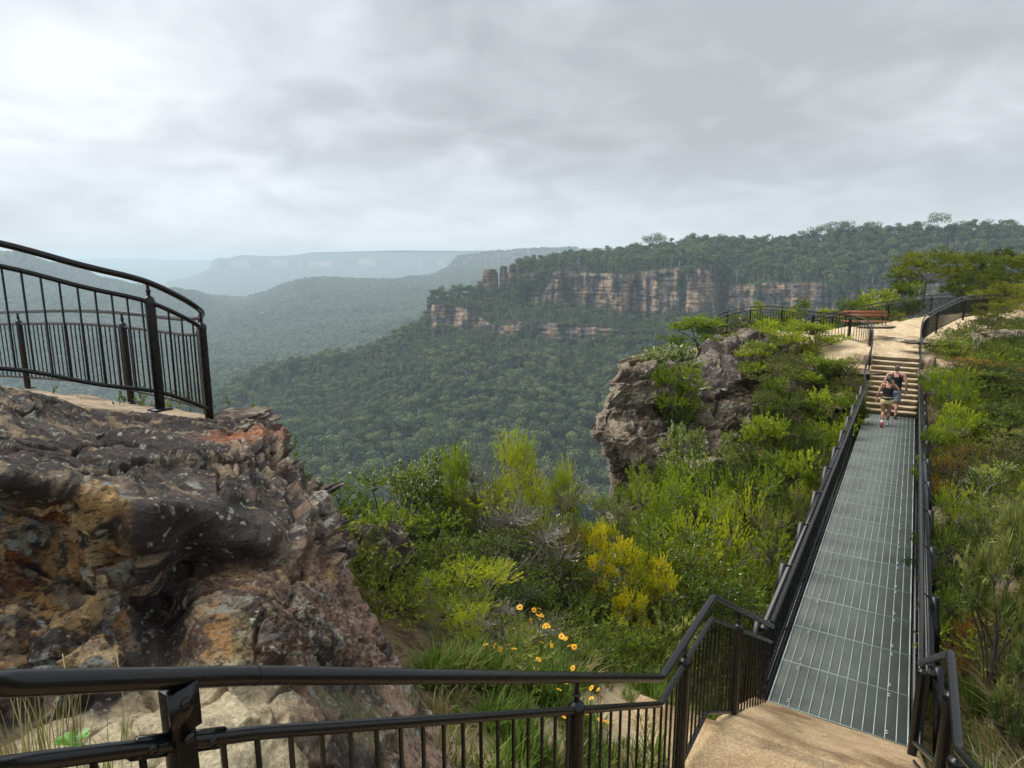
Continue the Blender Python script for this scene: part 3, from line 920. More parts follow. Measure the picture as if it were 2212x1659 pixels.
# ================================================================ ROCKS
def net(rows, nu, nv, back=None, extra_right=None, extra_left=None):
    """rows of (px,py,D) in picture order; returns the world grid (nv,nu,3) plus its px,py"""
    R = []
    for r in rows:
        r = np.array(r, float)
        u = np.concatenate([[0], np.cumsum(np.abs(np.diff(r[:, 0])) + 1)]); u /= u[-1]
        uu = np.linspace(0, 1, nu)
        R.append(np.stack([np.interp(uu, u, r[:, k]) for k in range(3)], -1))
    R = np.array(R)                                        # nr,nu,3
    # smooth along v (catmull-rom) 
    nr = len(R); vv = np.linspace(0, nr - 1, nv)
    E = np.concatenate([[2*R[0]-R[1]], R, [2*R[-1]-R[-2]]])
    out = []
    for v in vv:
        i = min(int(v), nr - 2); t = v - i
        a, b_, c_, d_ = E[i], E[i+1], E[i+2], E[i+3]
        out.append(.5*((2*b_)+(c_-a)*t+(2*a-5*b_+4*c_-d_)*t*t+(3*b_-a-3*c_+d_)*t**3))
    out = np.array(out)
    # soften along u
    k = max(3, nu // 40)
    ker = np.hanning(2*k+1); ker /= ker.sum()
    pad = np.concatenate([out[:, :1].repeat(k, 1), out, out[:, -1:].repeat(k, 1)], 1)
    pad[:, :k] = 2*out[:, :1] - out[:, 1:k+1][:, ::-1]; pad[:, -k:] = 2*out[:, -1:] - out[:, -k-1:-1][:, ::-1]
    sm = np.stack([np.stack([np.convolve(pad[i, :, c], ker, 'valid') for c in range(3)], -1) for i in range(nv)])
    W = atv(sm[..., 0], sm[..., 1], sm[..., 2])
    return W, sm

def normals(W):
    a = np.gradient(W, axis=0); b_ = np.gradient(W, axis=1)
    n = np.cross(a, b_); n /= np.maximum(np.linalg.norm(n, axis=-1), 1e-9)[..., None]
    # face the camera
    v = np.array([0, 0, CAMZ]) - W
    s = np.sign((n * v).sum(-1)); s[s == 0] = 1
    return n * np.median(s)

def rock_mat(name, rough=.85, bump=.9, bscale=60, strat=(1, 1, 3)):
    m, nt, b = mat_new(name)
    mp = nt.n.new('ShaderNodeMapping'); mp.inputs['Scale'].default_value = strat; nt.link(nt.position(), mp.inputs[0]); pos = mp.outputs[0]
    pos0 = nt.position()
    col = nt.n.new('ShaderNodeVertexColor'); col.layer_name = 'rockcol'
    mot = nt.attr('mott')
    n = nt.noise(bscale, 10, .72, pos0)
    nm = nt.noise(bscale * .30, 9, .70, pos)
    nl = nt.noise(bscale * .13, 8, .66, pos0)
    k = nt.ramp(n, [(.30, .55), (.5, 1.0), (.72, 1.5)])
    c = col.outputs[0]
    c = nt.mix(nt.math('MULTIPLY', nt.ramp(nl, [(.55, 0.0), (.60, .75)]), mot), c, (.30, .225, .15))
    c = nt.mix(nt.math('MULTIPLY', nt.ramp(nm, [(.40, .85), (.47, 0.0)]), mot), c, (.055, .038, .030))
    c = nt.mix(nt.math('MULTIPLY', nt.ramp(nm, [(.60, 0.0), (.64, .7)]), mot), c, (.38, .33, .25))
    c = nt.mix(1.0, c, k, 'MULTIPLY')
    nt.link(c, b.inputs['Base Color'])
    b.inputs['Roughness'].default_value = rough; b.inputs['Specular IOR Level'].default_value = .28
    h = nt.math('ADD', n, nt.math('MULTIPLY', nm, 2.2))
    nt.link(nt.bump(h, bump, 1.6 / bscale), b.inputs['Normal'])
    return m
M_rock = rock_mat('weathered_sandstone')
M_rock_far = rock_mat('weathered_sandstone_knoll', bscale=16)

def mixc(base, col, m):
    return base * (1 - m[..., None]) + np.asarray(col) * m[..., None]

# ---- the big near boulder
rows = [
 [(-330,800,4.4),(0,850,5.2),(200,888,6.1),(350,900,6.5),(450,905,6.7),(540,915,6.9)],       # behind the crest
 [(-330,792,3.3),(0,842,4.2),(200,893,5.1),(350,904,5.5),(470,920,5.75),(602,934,6.2)],      # crest
 [(-330,900,2.9),(0,940,3.4),(200,950,4.0),(350,960,4.4),(500,970,4.9),(618,1000,5.75)],
 [(-330,1010,2.6),(0,1022,2.8),(130,1040,2.95),(230,1070,3.1),(350,1060,3.45),(500,1050,4.08),(672,1050,5.35)],
 [(-330,1050,2.62),(0,1058,2.85),(130,1076,3.05),(235,1110,3.02),(345,1090,3.08),(500,1100,3.78),(700,1095,5.1)],
 [(-330,1150,2.95),(0,1150,3.2),(150,1160,3.22),(240,1190,3.16),(300,1205,3.04),(350,1190,3.14),(400,1180,3.45),(560,1160,3.7),(640,1160,4.2),(728,1155,4.9)],
 [(-330,1270,2.8),(0,1270,3.02),(200,1275,3.0),(265,1280,3.0),(330,1260,3.15),(385,1240,3.55),(560,1225,3.7),(660,1225,4.1),(748,1225,4.8)],
 [(-330,1330,2.7),(0,1330,2.82),(200,1335,2.85),(275,1340,3.0),(360,1320,3.35),(420,1290,3.2),(560,1290,3.2),(690,1290,3.8),(775,1290,4.7)],
 [(-330,1420,2.55),(0,1415,2.72),(200,1420,2.72),(300,1420,2.9),(375,1420,3.05),(450,1390,2.9),(600,1380,3.0),(720,1370,3.6),(818,1375,4.6)],
 [(-330,1520,2.55),(0,1540,2.72),(200,1535,2.62),(330,1525,2.75),(400,1520,2.75),(500,1500,2.65),(650,1480,2.95),(780,1490,3.8),(880,1500,4.5)],
 [(-330,1640,2.4),(0,1650,2.5),(150,1625,2.45),(330,1590,2.38),(450,1600,2.3),(650,1590,2.55),(850,1600,3.4),(955,1600,4.3)],
 [(-330,1900,2.0),(0,1900,2.05),(200,1850,2.05),(450,1850,1.95),(700,1850,2.3),(950,1800,3.2),(1080,1760,3.9)],
]
NU, NV = 620, 620
W, sm = net(rows, NU, NV)
N = normals(W)
px, py = sm[..., 0], sm[..., 1]
# warp field
wz = W[..., 2] + .22 * fbm(W * .9 + 3, 3)
bulge = -worley(W * [1.1, 1.1, 1.3] + 2.0 + fbm(W * 1.2, 3)[..., None] * .25)[0]
d1, d2, cid = worley(W * [2.4, 2.4, 3.0] + 7 + fbm(W * 2, 2)[..., None] * .3)
crk = sstep(.0, .16, d2 - d1)
cave = sstep(1045, 1085, py) * (1 - sstep(250, 300, px)) * (1 - sstep(1440, 1500, py))
shelf = sstep(380, 440, px) * sstep(1190, 1240, py) * (1 - sstep(1440, 1500, py))
topz = 1 - sstep(1000, 1100, py)
edgeR = sstep(.80, 1.0, np.linspace(0, 1, NU))[None] * np.ones((NV, 1))
edgeZ = edgeR * sstep(900, 940, py) * (1 - sstep(1180, 1260, py))
stra = np.tanh(3.2 * perlin(np.stack([W[..., 0] * .35, W[..., 1] * .35, wz * 6.5], -1)))
lay = np.tanh(3 * perlin(np.stack([W[..., 0] * .8 + 9, W[..., 1] * .8, wz * 15], -1)))
holes = worley(W * [5.5, 5.5, 4.4] + fbm(W * 3, 3)[..., None] * .5)[0]
def saw(x):
    f = x - np.floor(x)
    return np.where(f < .86, f / .86, (1 - f) / .14)
bed = W[..., 2] + .10 * W[..., 0] - .07 * W[..., 1] + .09 * fbm(W * 1.3 + 3, 4)
bedv = 1 + .5 * fbm(W * .7 + 8, 2)
lip = sstep(1045, 1075, py) * (1 - sstep(1180, 1215, py)) * sstep(225, 260, px) * (1 - sstep(640, 700, px))      # the smooth dark swellings
b1, b2, bid = worley(W * [1.7, 1.7, 2.2] + 2.0 + np.stack([fbm(W * 1.5 + q_, 3) for q_ in (0, 30, 60)], -1) * .35)
calm = 1 - .88 * sstep(1190, 1270, py) * sstep(.50, .72, np.linspace(0, 1, NU))[None]
disp = calm * (bid - .5) * .085 * sstep(0, .22, b2 - b1) * (1 - lip * .35) + fbm(W * 1.6 + 11, 4) * .045
disp += fbm(W * 6, 5) * .020 + fbm(W * 19, 4) * .009 * (1 - .6 * lip)
disp += -sstep(.07, .0, b2 - b1) * .05 * (1 - lip)
amp = calm * (.35 * topz + .55 * shelf + edgeR * .9 + .25) * (1 - .6 * lip)
disp += (saw(bed * 5.2) - .5) * .050 * amp * bedv + (saw(bed * 14 + 2 * fbm(W * 2.2, 3)) - .5) * .024 * amp + (saw(bed * 33 + 2 * fbm(W * 4, 3)) - .5) * .009 * amp
disp += edgeZ * (saw(bed * 3.7 + fbm(W * 1.4, 3)) - .45) * .16
cv = cave * (1 - lip)
disp += cv * ((ridged(np.stack([W[..., 0] * 3.6, W[..., 1] * 2, W[..., 2] * 1.7], -1) + 4, 4) - .25) * .085 - sstep(.45, .15, holes) * .05)
disp += shelf * sstep(560, 500, py * 0 + 500) * (np.abs(fbm(W * 13, 4)) * .05)
W2 = W + N * disp[..., None]
# colour
n1 = fbm(W * 1.4 + 31, 5); n2 = fbm(W * 4.1 + 50, 5); n3 = fbm(W * 11 + 70, 4)
dark = np.array([.040, .032, .030]); brown = np.array([.11, .066, .045]); ochre = np.array([.40, .22, .09]); orange = np.array([.42, .15, .045])
cream = np.array([.56, .46, .30]); grey = np.array([.25, .25, .22]); pale = np.array([.40, .39, .33]); tan = np.array([.36, .25, .15])
C = np.tile(dark, W.shape[:2] + (1,))
C = mixc(C, [.085, .068, .062], sstep(-.05, .25, n1) * .7)
C = mixc(C, [.085, .060, .050], sstep(.12, .34, n2) * .6)
C = mixc(C, tan, sstep(.26, .38, fbm(np.stack([W[..., 0] * 1.2, W[..., 1] * 1.2, wz * 12], -1), 4)) * .6 * (1 - lip))
cz = np.clip(cave * sstep(-.5, .0, n2 + .45), 0, 1)
C = mixc(C, brown, cz)
C = mixc(C, orange * .55, cz * sstep(.02, .22, n1 + .35 * n2) * (1 - sstep(1180, 1300, py) * .5))
C = mixc(C, ochre * 1.05, cz * sstep(.04, .12, fbm(W * 4.2 + 90, 5))); C = mixc(C, [.36, .37, .34], cz * sstep(.14, .2, fbm(W * 3.4 + 190, 5))); C = mixc(C, [.58, .40, .22], cz * sstep(.17, .22, fbm(W * 5 + 290, 4)))
C = mixc(C, dark, cz * sstep(.02, .2, fbm(W * 7.3 + 20, 5)) * .9)
low = sstep(1230, 1290, py + 60 * n1) * (px < 9999)
sh = np.clip(shelf, 0, 1)
C = mixc(C, brown, sh * .8); C = mixc(C, tan, sh * sstep(-.02, .14, n2 + .4 * stra * .3)); C = mixc(C, ochre, sh * sstep(.14, .26, fbm(W * 3.3 + 15, 4)) * .8)
creamz = sstep(1425, 1475, py - .32 * np.maximum(380 - px, 0) + 40 * n1) * (1 - sstep(640, 860, px + 130 * n1))
creamz = creamz * sstep(1520, 1560, py + np.maximum(px - 230, 0) * .75 + 30 * n1)
C = mixc(C, cream, creamz * sstep(-.45, -.1, n2 + .3)); C = mixc(C, [.30, .22, .14], creamz * sstep(.10, .3, n2))
# striped slope on the right: dark and pale run down the face
strp = fbm(np.stack([px / 26.0 + py / 60.0, py / 260.0, 0 * px], -1), 4)
sz_ = sstep(1240, 1330, py) * sstep(.70, .82, np.linspace(0, 1, NU))[None]
C = mixc(C, [.15, .085, .06], sz_ * .8); C = mixc(C, pale * .8, sz_ * sstep(.18, .26, fbm(W * 5.5 + 33, 5) + .3 * strp)); C = mixc(C, dark, sz_ * sstep(.0, .14, fbm(W * 3.5 + 13, 5) - .4 * strp) * .9)
C = mixc(C, [.13, .14, .06], sstep(.12, .3, fbm(W * 1.1 + 60, 4)) * sstep(1250, 1350, py) * (px > 500) * .6)
bsw = saw(bed * 5.2); fresh = sstep(.84, .9, bsw) * sstep(.98, .93, bsw)
C = mixc(C, [.33, .24, .15], topz * sstep(.16, .24, fbm(W * [3, 3, 9] + 66, 5)) * .7)
spine = sstep(.90, .96, np.linspace(0, 1, NU))[None] * sstep(1195, 1225, py)
C = mixc(C, [.36, .22, .16], spine * sstep(-.25, .05, fbm(W * 3 + 5, 4)) * .85)
C = mixc(C, [.68, .66, .60], np.exp(-(((px - 742) / 14) ** 2 + ((py - 1222) / 16) ** 2)))
# pinkish and rusty ledges at the broken right-hand edge
ez = np.clip(edgeZ + edgeR * (1 - sstep(930, 1000, py)), 0, 1)
C = mixc(C, [.26, .16, .11], ez * sstep(.06, .2, n2 + .15 * lay) * .8); C = mixc(C, [.48, .40, .30], ez * sstep(.24, .34, fbm(W * 5 + 3, 4)))
C = mixc(C, [.55, .20, .09], np.exp(-(((px - 520) / 70) ** 2 + ((py - 945) / 12) ** 2)) * .8)
# lichens: discs of pale grey, cream and yellow
for sc_, off, thr, dens, col in ((3.4, 3, .30, .20, (.27, .27, .22)), (7.5, 13, .30, .17, (.33, .33, .26)), (15, 23, .32, .20, (.40, .38, .31)), (5.2, 43, .27, .10, (.34, .25, .13)), (28, 53, .33, .14, (.40, .39, .33))):
    q = W2 + np.stack([fbm(W * 7 + off, 3), fbm(W * 7 + off + 40, 3), fbm(W * 7 + off + 80, 3)], -1) * .10
    l1, l2, lid = worley(q * sc_ + off)
    on = (lid < dens) * sstep(thr, thr - .07, l1 + .10 * n3)
    C = mixc(C, col, np.clip(on * (1 - .55 * creamz) * (.35 + .65 * sstep(-.2, .15, fbm(W * 24 + off, 3))), 0, 1))
l1, l2, lid = worley((W + np.stack([fbm(W * 5 + 5, 4), fbm(W * 5 + 45, 4), fbm(W * 5 + 85, 4)], -1) * .16) * 3.4 + 77)
C = mixc(C, [.27, .29, .28], (cave + sh * .5) * (lid < .30) * sstep(.44, .32, l1 + .12 * n3) * .7)
C = mixc(C, [.48, .30, .13], (cave + sh * .3) * ((lid > .35) & (lid < .55)) * sstep(.40, .30, l1 + .12 * n3) * .8)
C = np.clip(C * 1.2, 0, .8) * np.array([.97, 1.0, 1.0])
# wrap the mesh behind its right-hand edge so the rock has a far side
Vg = np.concatenate([W2], 0); Cg = C
ray = W2[:, -1] - np.array([0, 0, CAMZ]); ray[:, 2] = 0; ray /= np.linalg.norm(ray, axis=1)[:, None]
ext = []
for k, (f_, s_, dn) in enumerate(((.10, .03, .02), (.28, .02, .10), (.6, -.12, .3), (1.1, -.4, .7), (1.8, -.8, 1.4), (2.6, -1.4, 2.8))):
    sidev = np.stack([ray[:, 1], -ray[:, 0], 0 * ray[:, 0]], 1)
    p = W2[:, -1] + ray * f_ + sidev * s_; p[:, 2] -= dn
    p = p + fbm(p * 2.0, 4)[:, None] * ray * .12
    ext.append(p)
Vg = np.concatenate([W2, np.stack(ext, 1)], 1)
Cg = np.concatenate([C, np.repeat(C[:, -1:], len(ext), 1)], 1)
# and a back slope below the crest
top = Vg[0]; bk = []
for f_, dn in ((.25, .05), (.6, .25), (1.0, .7)):
    p = top.copy(); p[:, 1] += f_; p[:, 2] -= dn; bk.insert(0, p)
Vg = np.concatenate([np.array(bk), Vg], 0); Cg = np.concatenate([Cg[:1].repeat(len(bk), 0), Cg], 0)
mott = np.clip(.30 + .15 * topz + .75 * cave + .7 * shelf + edgeR * .7 + .5 * sstep(1230, 1290, py) - .25 * lip - .45 * creamz, .05, 1)
Mg = np.concatenate([mott, np.repeat(mott[:, -1:], len(ext), 1)], 1); Mg = np.concatenate([Mg[:1].repeat(len(bk), 0), Mg], 0)
nv_, nu_ = Vg.shape[:2]
boulder = link('boulder', mesh_np('boulder', Vg.reshape(-1, 3), grid_faces(nv_, nu_)[:, ::-1], M_rock, True, cols={'rockcol': np.clip(Cg.reshape(-1, 3), .01, 1)}, attrs={'mott': Mg.ravel()}))
tag(boulder, 'huge dark crusted sandstone boulder with orange hollows below the lookout railing', 'rock')

# ---- thin ledges and knobs of broken rock at the right rim of the boulder (each a loose-looking slab)
def slab(c, size, rz, tilt, seed, name='rock_slab', mat=None, colr=(.16, .10, .08), label=None, group=None, n=26):
    u = np.linspace(0, PI, n); v = np.arange(n * 2) * PI / n
    Uu, Vv = np.meshgrid(u, v, indexing='ij')
    e1 = .8
    def sp(x, p): return np.sign(x) * np.abs(x) ** p
    X = sp(np.sin(Uu), .85) * sp(np.cos(Vv), .9); Y = sp(np.sin(Uu), .85) * sp(np.sin(Vv), .9); Z = sp(np.cos(Uu), e1)
    P = np.stack([X, Y, Z], -1)
    rr = 1 + .55 * fbm(P * 1.3 + seed, 4) + .18 * fbm(P * 4 + seed, 4)
    P = P * rr[..., None]
    P[..., :2] *= (1 + .12 * np.tanh(3 * perlin(np.stack([P[..., 0]*.4, P[..., 1]*.4, P[..., 2] * 3.2 + seed], -1))))[..., None]
    P = P * np.array(size) / 2
    R = np.array((Matrix.Rotation(rz, 3, 'Z') @ Matrix.Rotation(tilt, 3, 'Y')))
    P = P @ R.T
    n_1 = fbm(P * 3 + seed, 5); n_2 = fbm(P * 8 + seed, 4)
    C = np.tile(np.array(colr), P.shape[:2] + (1,))
    C = mixc(C, [.05, .037, .033], sstep(-.05, .15, n_1) * .8); C = mixc(C, [.38, .35, .28], sstep(.18, .28, n_2))
    F = []
    m = n * 2
    i, j = np.meshgrid(np.arange(n - 1), np.arange(m), indexing='ij')
    a = (i * m + j).ravel(); b_ = (i * m + (j + 1) % m).ravel()
    F = np.stack([a, b_, b_ + m, a + m], 1)[:, ::-1]
    o = link(name, mesh_np(name, P.reshape(-1, 3), F, mat or M_rock, True, cols={'rockcol': C.reshape(-1, 3)}, attrs={'mott': np.full(C[..., 0].size, .7)}), loc=c)
    if label: tag(o, label, 'rock', group)
    return o
slab(at(528, 948, 6.1), (.62, .5, .07), .2, .05, 1, colr=(.48, .20, .10), label='thin flat rust-orange rock ledge jutting out beyond the foot of the railing end post')
slab(at(505, 905, 6.6), (.75, .6, .14), .1, -.08, 2, colr=(.22, .17, .12), label='flat grey-brown rock slab behind the rust-orange ledge')
slab(at(585, 985, 6.0), (.34, .4, .36), .5, .2, 3, colr=(.17, .13, .10), label='rounded grey-brown knob of rock under the rust-orange ledge')
slab(at(683, 1066, 5.3), (.42, .34, .07), -.4, -.35, 4, colr=(.10, .075, .065), label='thin dark rock fin tilted upward at the right rim of the boulder')
slab(at(625, 1030, 5.7), (.26, .24, .10), .1, .1, 5, colr=(.09, .07, .06), label='small dark lump of rock above the thin tilted rock fin')
slab(at(690, 1102, 5.1), (.22, .2, .26), .1, .3, 6, colr=(.50, .47, .40), label='pale grey rock face under the thin tilted rock fin')
slab(at(716, 1130, 5.0), (.22, .2, .05), .3, -.1, 7, colr=(.07, .055, .05), label='small dark flake sticking out at the rim below the pale rock face')
slab(at(728, 1182, 4.9), (.30, .3, .09), .1, .12, 8, colr=(.30, .24, .18), label='brown rock flake just above the white tip of the right-hand rock spine')
slab(at(800, 1215, 7.4), (.9, .7, .8), .4, .1, 9, colr=(.09, .07, .06), label='dark boulder in the shade between the right rock spine and the shrubs')
slab(at(640, 1560, 2.75), (.01, .01, .01), 0, 0, 10, name='rock_chip', label=None).name = 'rock_chip'
bpy.data.objects.remove(bpy.data.objects['rock_chip'])

# ---- fenced sandstone platform behind the boulder
def plate(name, outline, thick, mat, colr, label=None, cat=None, seed=0, res=.07, kind=None):
    """horizontal rock sheet: outline = list of world (x,y,z)"""
    O = np.array(outline, float)
    c = O.mean(0)
    x0, y0 = O[:, :2].min(0) - .1; x1, y1 = O[:, :2].max(0) + .1
    X, Y = np.meshgrid(np.arange(x0, x1, res), np.arange(y0, y1, res), indexing='ij')
    inside = np.zeros(X.shape, bool); n = len(O)
    for k in range(n):
        xa, ya = O[k, :2]; xb, yb = O[(k+1) % n, :2]
        cnd = ((ya > Y) != (yb > Y)) & (X < (xb - xa) * (Y - ya) / (yb - ya + 1e-12) + xa)
        inside ^= cnd
    dist = seg_dist(X, Y, [tuple(p[:2]) for p in O] + [tuple(O[0][:2])])
    dist = np.where(inside, dist, -dist) + .12 * fbm(np.stack([X*3, Y*3, 0*X+seed], -1), 4)
    # plane fit
    A = np.c_[O[:, :2], np.ones(n)]; cf = np.linalg.lstsq(A, O[:, 2], rcond=None)[0]
    Z = cf[0]*X + cf[1]*Y + cf[2] + .06 * fbm(np.stack([X*1.5, Y*1.5, 0*X+seed], -1), 4) + .015*np.tanh(3*fbm(np.stack([X*4, Y*4, 0*X+seed], -1), 3))
    drop = np.where(dist > 0, -.05 * np.exp(-dist/.08), -np.minimum(-dist * 9, thick))
    Z = Z + drop
    P = np.stack([X, Y, Z], -1)
    n_1 = fbm(P*2+seed, 5); n_2 = fbm(P*7+seed, 4)
    C = np.tile(np.array(colr), X.shape + (1,)); C = mixc(C, np.array(colr)*.55, sstep(.0, .3, n_1)*.8); C = mixc(C, [.10, .07, .055], sstep(.12, .3, n_2)*.7)
    C = mixc(C, [.12, .09, .075], (dist < .02)*.8)
    o = link(name, mesh_np(name, P.reshape(-1, 3), grid_faces(*X.shape), mat, True, cols={'rockcol': C.reshape(-1, 3)}, attrs={'mott': np.full(C[..., 0].size, .25)}))
    if label: tag(o, label, cat)
    if kind: tag(o, kind=kind)
    return o
plate('lookout_ledge', [at(-200, 815, 5.6), at(0, 848, 5.3), at(300, 900, 6.0), at(455, 922, 6.25), at(478, 915, 6.5), at(450, 893, 7.1), at(330, 868, 8.2), at(150, 842, 9.6), at(-100, 822, 10.5), at(-500, 800, 9)], 1.8, M_rock, (.52, .40, .27),
      'flat pale tan sandstone ledge inside the curved lookout railing', 'rock ledge', 3)

# ---- overhanging outcrop on the far side of the bridge
rows = [
 [(1350,800,25.5),(1400,790,26),(1480,770,27),(1560,745,28),(1622,716,29.5),(1740,722,29.5)],
 [(1338,812,23.5),(1400,800,24.5),(1480,790,25.5),(1560,770,26.5),(1625,722,28.2),(1740,735,28.2)],
 [(1328,850,23),(1400,845,23.8),(1500,862,24.2),(1560,845,24.6),(1640,790,26),(1740,790,26.5)],
 [(1308,895,22.4),(1380,885,23),(1480,890,24.3),(1510,872,24.9),(1560,862,25.2),(1650,840,25.8),(1740,840,25.5)],
 [(1296,910,22.2),(1380,900,22.6),(1480,905,24.1),(1510,900,24.3),(1560,900,24.5),(1650,880,25.2),(1740,890,25)],
 [(1281,938,21.6),(1360,945,21.3),(1440,940,22.4),(1480,940,23.4),(1550,950,23.6),(1650,940,24.5),(1740,940,24.3)],
 [(1283,950,21.6),(1365,980,21.2),(1430,985,21.3),(1500,985,22.2),(1580,990,22.8),(1650,990,23.5),(1740,990,23.5)],
 [(1300,962,22.4),(1380,1000,22.2),(1440,1010,22.2),(1500,1015,22.3),(1580,1020,22.5),(1650,1030,23),(1740,1030,23)],
 [(1318,985,23.1),(1380,1015,22.8),(1440,1030,22.6),(1500,1040,22.3),(1580,1050,22.3),(1740,1060,22.5)],
 [(1322,1060,23.2),(1380,1070,22.7),(1440,1080,22.5),(1520,1090,22.2),(1740,1100,22)],
 [(1330,1200,23.4),(1400,1200,23),(1500,1200,22.5),(1740,1200,22)],
]
W, sm = net(rows, 420, 380)
N = normals(W); px, py = sm[..., 0], sm[..., 1]
wz = W[..., 2] + .5 * fbm(W * .3 + 3, 3)
d1, d2, cid = worley(W * [.75, .75, 1.0] + 5 + fbm(W * .8, 3)[..., None] * .3)
st = np.tanh(3 * perlin(np.stack([W[..., 0] * .12, W[..., 1] * .12, wz * 1.8], -1)))
lay = np.tanh(3 * perlin(np.stack([W[..., 0] * .3, W[..., 1] * .3, wz * 5], -1)))
bed = W[..., 2] + .12 * W[..., 0] + .25 * fbm(W * .5 + 3, 4)
f1_, f2_, fid = worley(W * [.55, .55, .8] + 9 + np.stack([fbm(W * .6 + q_, 3) for q_ in (0, 30, 60)], -1) * .4)
g1_, g2_, gid = worley(W * [1.6, 1.6, 2.4] + 9 + np.stack([fbm(W * 1.6 + q_, 3) for q_ in (0, 30, 60)], -1) * .4)
disp = (fid - .5) * .65 * sstep(0, .10, f2_ - f1_) - sstep(.05, 0, f2_ - f1_) * .25 + (gid - .5) * .22 * sstep(0, .1, g2_ - g1_) + fbm(W * .7, 5) * .22 + fbm(W * 3.2 + 8, 5) * .12
disp += (saw(bed * 1.5) - .5) * .26 + (saw(bed * 4.3 + 2 * fbm(W, 3)) - .5) * .11 + (saw(bed * 11 + 2 * fbm(W * 2, 3)) - .5) * .045
W2 = W + N * disp[..., None]
n1 = fbm(W * .6 + 31, 5); n2 = fbm(W * 1.9 + 50, 5); n3 = fbm(W * 5 + 9, 4)
C = np.tile(np.array([.27, .215, .165]), W.shape[:2] + (1,))
C = mixc(C, [.36, .30, .22], sstep(-.1, .2, n1) * .8); C = mixc(C, [.11, .088, .072], sstep(.05, .25, n2) * .8)
C = mixc(C, [.24, .20, .19], sstep(1400, 1520, px) * (1 - sstep(840, 880, py)) * .7)
C = mixc(C, [.42, .33, .22], sstep(.12, .3, fbm(W * 1.1 + 3, 4)) * .6)
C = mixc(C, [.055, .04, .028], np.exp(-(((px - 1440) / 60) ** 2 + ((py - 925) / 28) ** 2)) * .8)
l1, l2, lid = worley(W * 3.2 + fbm(W * 2, 3)[..., None] * .3); C = mixc(C, [.40, .39, .31], (lid < .35) * sstep(.36, .26, l1))
l1, l2, lid = worley(W * 7 + 4); C = mixc(C, [.45, .44, .36], (lid < .3) * sstep(.36, .26, l1) * .8)
ext = []
ray = W2[:, 0] - np.array([0, 0, CAMZ]); ray[:, 2] = 0; ray /= np.linalg.norm(ray, axis=1)[:, None]
sidev = np.stack([-ray[:, 1], ray[:, 0], 0 * ray[:, 0]], 1)
for f_, s_ in ((.35, .1), (.9, .05), (1.8, -.3), (3.2, -1.2), (5, -3)):
    p = W2[:, 0] + ray * f_ + sidev * s_; p = p + fbm(p * .7, 4)[:, None] * ray * .5; ext.insert(0, p)
Vg = np.concatenate([np.stack(ext, 1), W2], 1); Cg = np.concatenate([np.repeat(C[:, :1], len(ext), 1), C], 1)
nv_, nu_ = Vg.shape[:2]
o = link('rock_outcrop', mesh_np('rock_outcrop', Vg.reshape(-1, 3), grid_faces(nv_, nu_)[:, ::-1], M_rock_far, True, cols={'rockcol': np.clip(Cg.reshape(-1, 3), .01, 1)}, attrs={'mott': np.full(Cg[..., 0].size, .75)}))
tag(o, 'overhanging grey-brown sandstone outcrop above the valley at the left of the bridge', 'rock')
slab(at(1755, 1130, 17.5), (1.6, 1.4, 1.5), .3, .1, 21, mat=M_rock_far, colr=(.20, .15, .12), label='grey-brown rock half hidden by shrubs beside the left bridge railing', name='rock')
slab(at(2165, 738, 28), (3.2, 2, .9), .3, .05, 22, mat=M_rock_far, colr=(.30, .21, .16), label='pinkish bare rock shelf right of the white dead branch', name='rock')
slab(at(1830, 870, 22.6), (.9, .9, .7), .3, .05, 23, mat=M_rock_far, colr=(.20, .13, .09), label='brown rock beside the left edge of the far stone steps', name='rock')
slab(at(2010, 815, 22.5), (.5, .8, .5), .3, .05, 24, mat=M_rock_far, colr=(.30, .25, .20), label='grey stones stacked against the right edge of the far stone steps', name='rock')
slab(at(1893, 706, 27.8), (2.0, .8, .14), .5, .03, 25, mat=M_rock_far, colr=(.55, .44, .30), label='pale sandstone ridge at the foot of the wooden bench', name='rock')
slab(at(1975, 738, 25.2), (1.0, .8, .16), .1, .03, 26, mat=M_rock_far, colr=(.55, .45, .33), label='pale flat sandstone at the top right end of the far steps', name='rock')
_p = at(2150, 1600, 6.4); _p[2] = gz(_p[0], _p[1]) + .02
slab(_p, (.34, .28, .09), .1, .03, 27, mat=M_rock, colr=(.42, .33, .26), label='pale pinkish stone in the dry grass at the lower right corner', name='rock')

# ================================================================ STEPS, BRIDGE, RAILINGS
M_black = bpy.data.materials.new('black_powder_coat'); M_black.use_nodes = True
nt = NT(M_black); b = nt.n['Principled BSDF']
b.inputs['Base Color'].default_value = (.004, .004, .005, 1)
nt.link(nt.ramp(nt.noise(14, 4, .6, nt.position()), [(.3, .20), (.7, .34)]), b.inputs['Roughness'])
b.inputs['Specular IOR Level'].default_value = .45
M_galv = simple('galvanised_steel', (.17, .19, .175), .75, .15, .45, 2.2, .0)
M_rod = simple('bright_galvanised_rod', (.30, .36, .34), .6, .2, .4, 4)
M_bolt = simple('bright_clip_steel', (.40, .43, .42), .6, .2, .1, 3)
M_gravel, nt, b = mat_new('pebbled_tan_concrete')
pos = nt.position()
v = nt.n.new('ShaderNodeTexVoronoi'); v.inputs['Scale'].default_value = 75; nt.link(pos, v.inputs['Vector'])
c = nt.ramp(nt.noise(2.2, 8, .65, pos), [(.32, (.26, .165, .065)), (.5, (.43, .29, .125)), (.68, (.55, .41, .21))])
pb_ = nt.mix(nt.ramp(nt.math('FRACT', nt.math('MULTIPLY', v.outputs['Color'], 7.0)), [(.0, 0.0), (.7, .35), (1.0, 1.0)]), (.16, .09, .05), (.66, .55, .42))
c = nt.mix(.42, c, pb_)
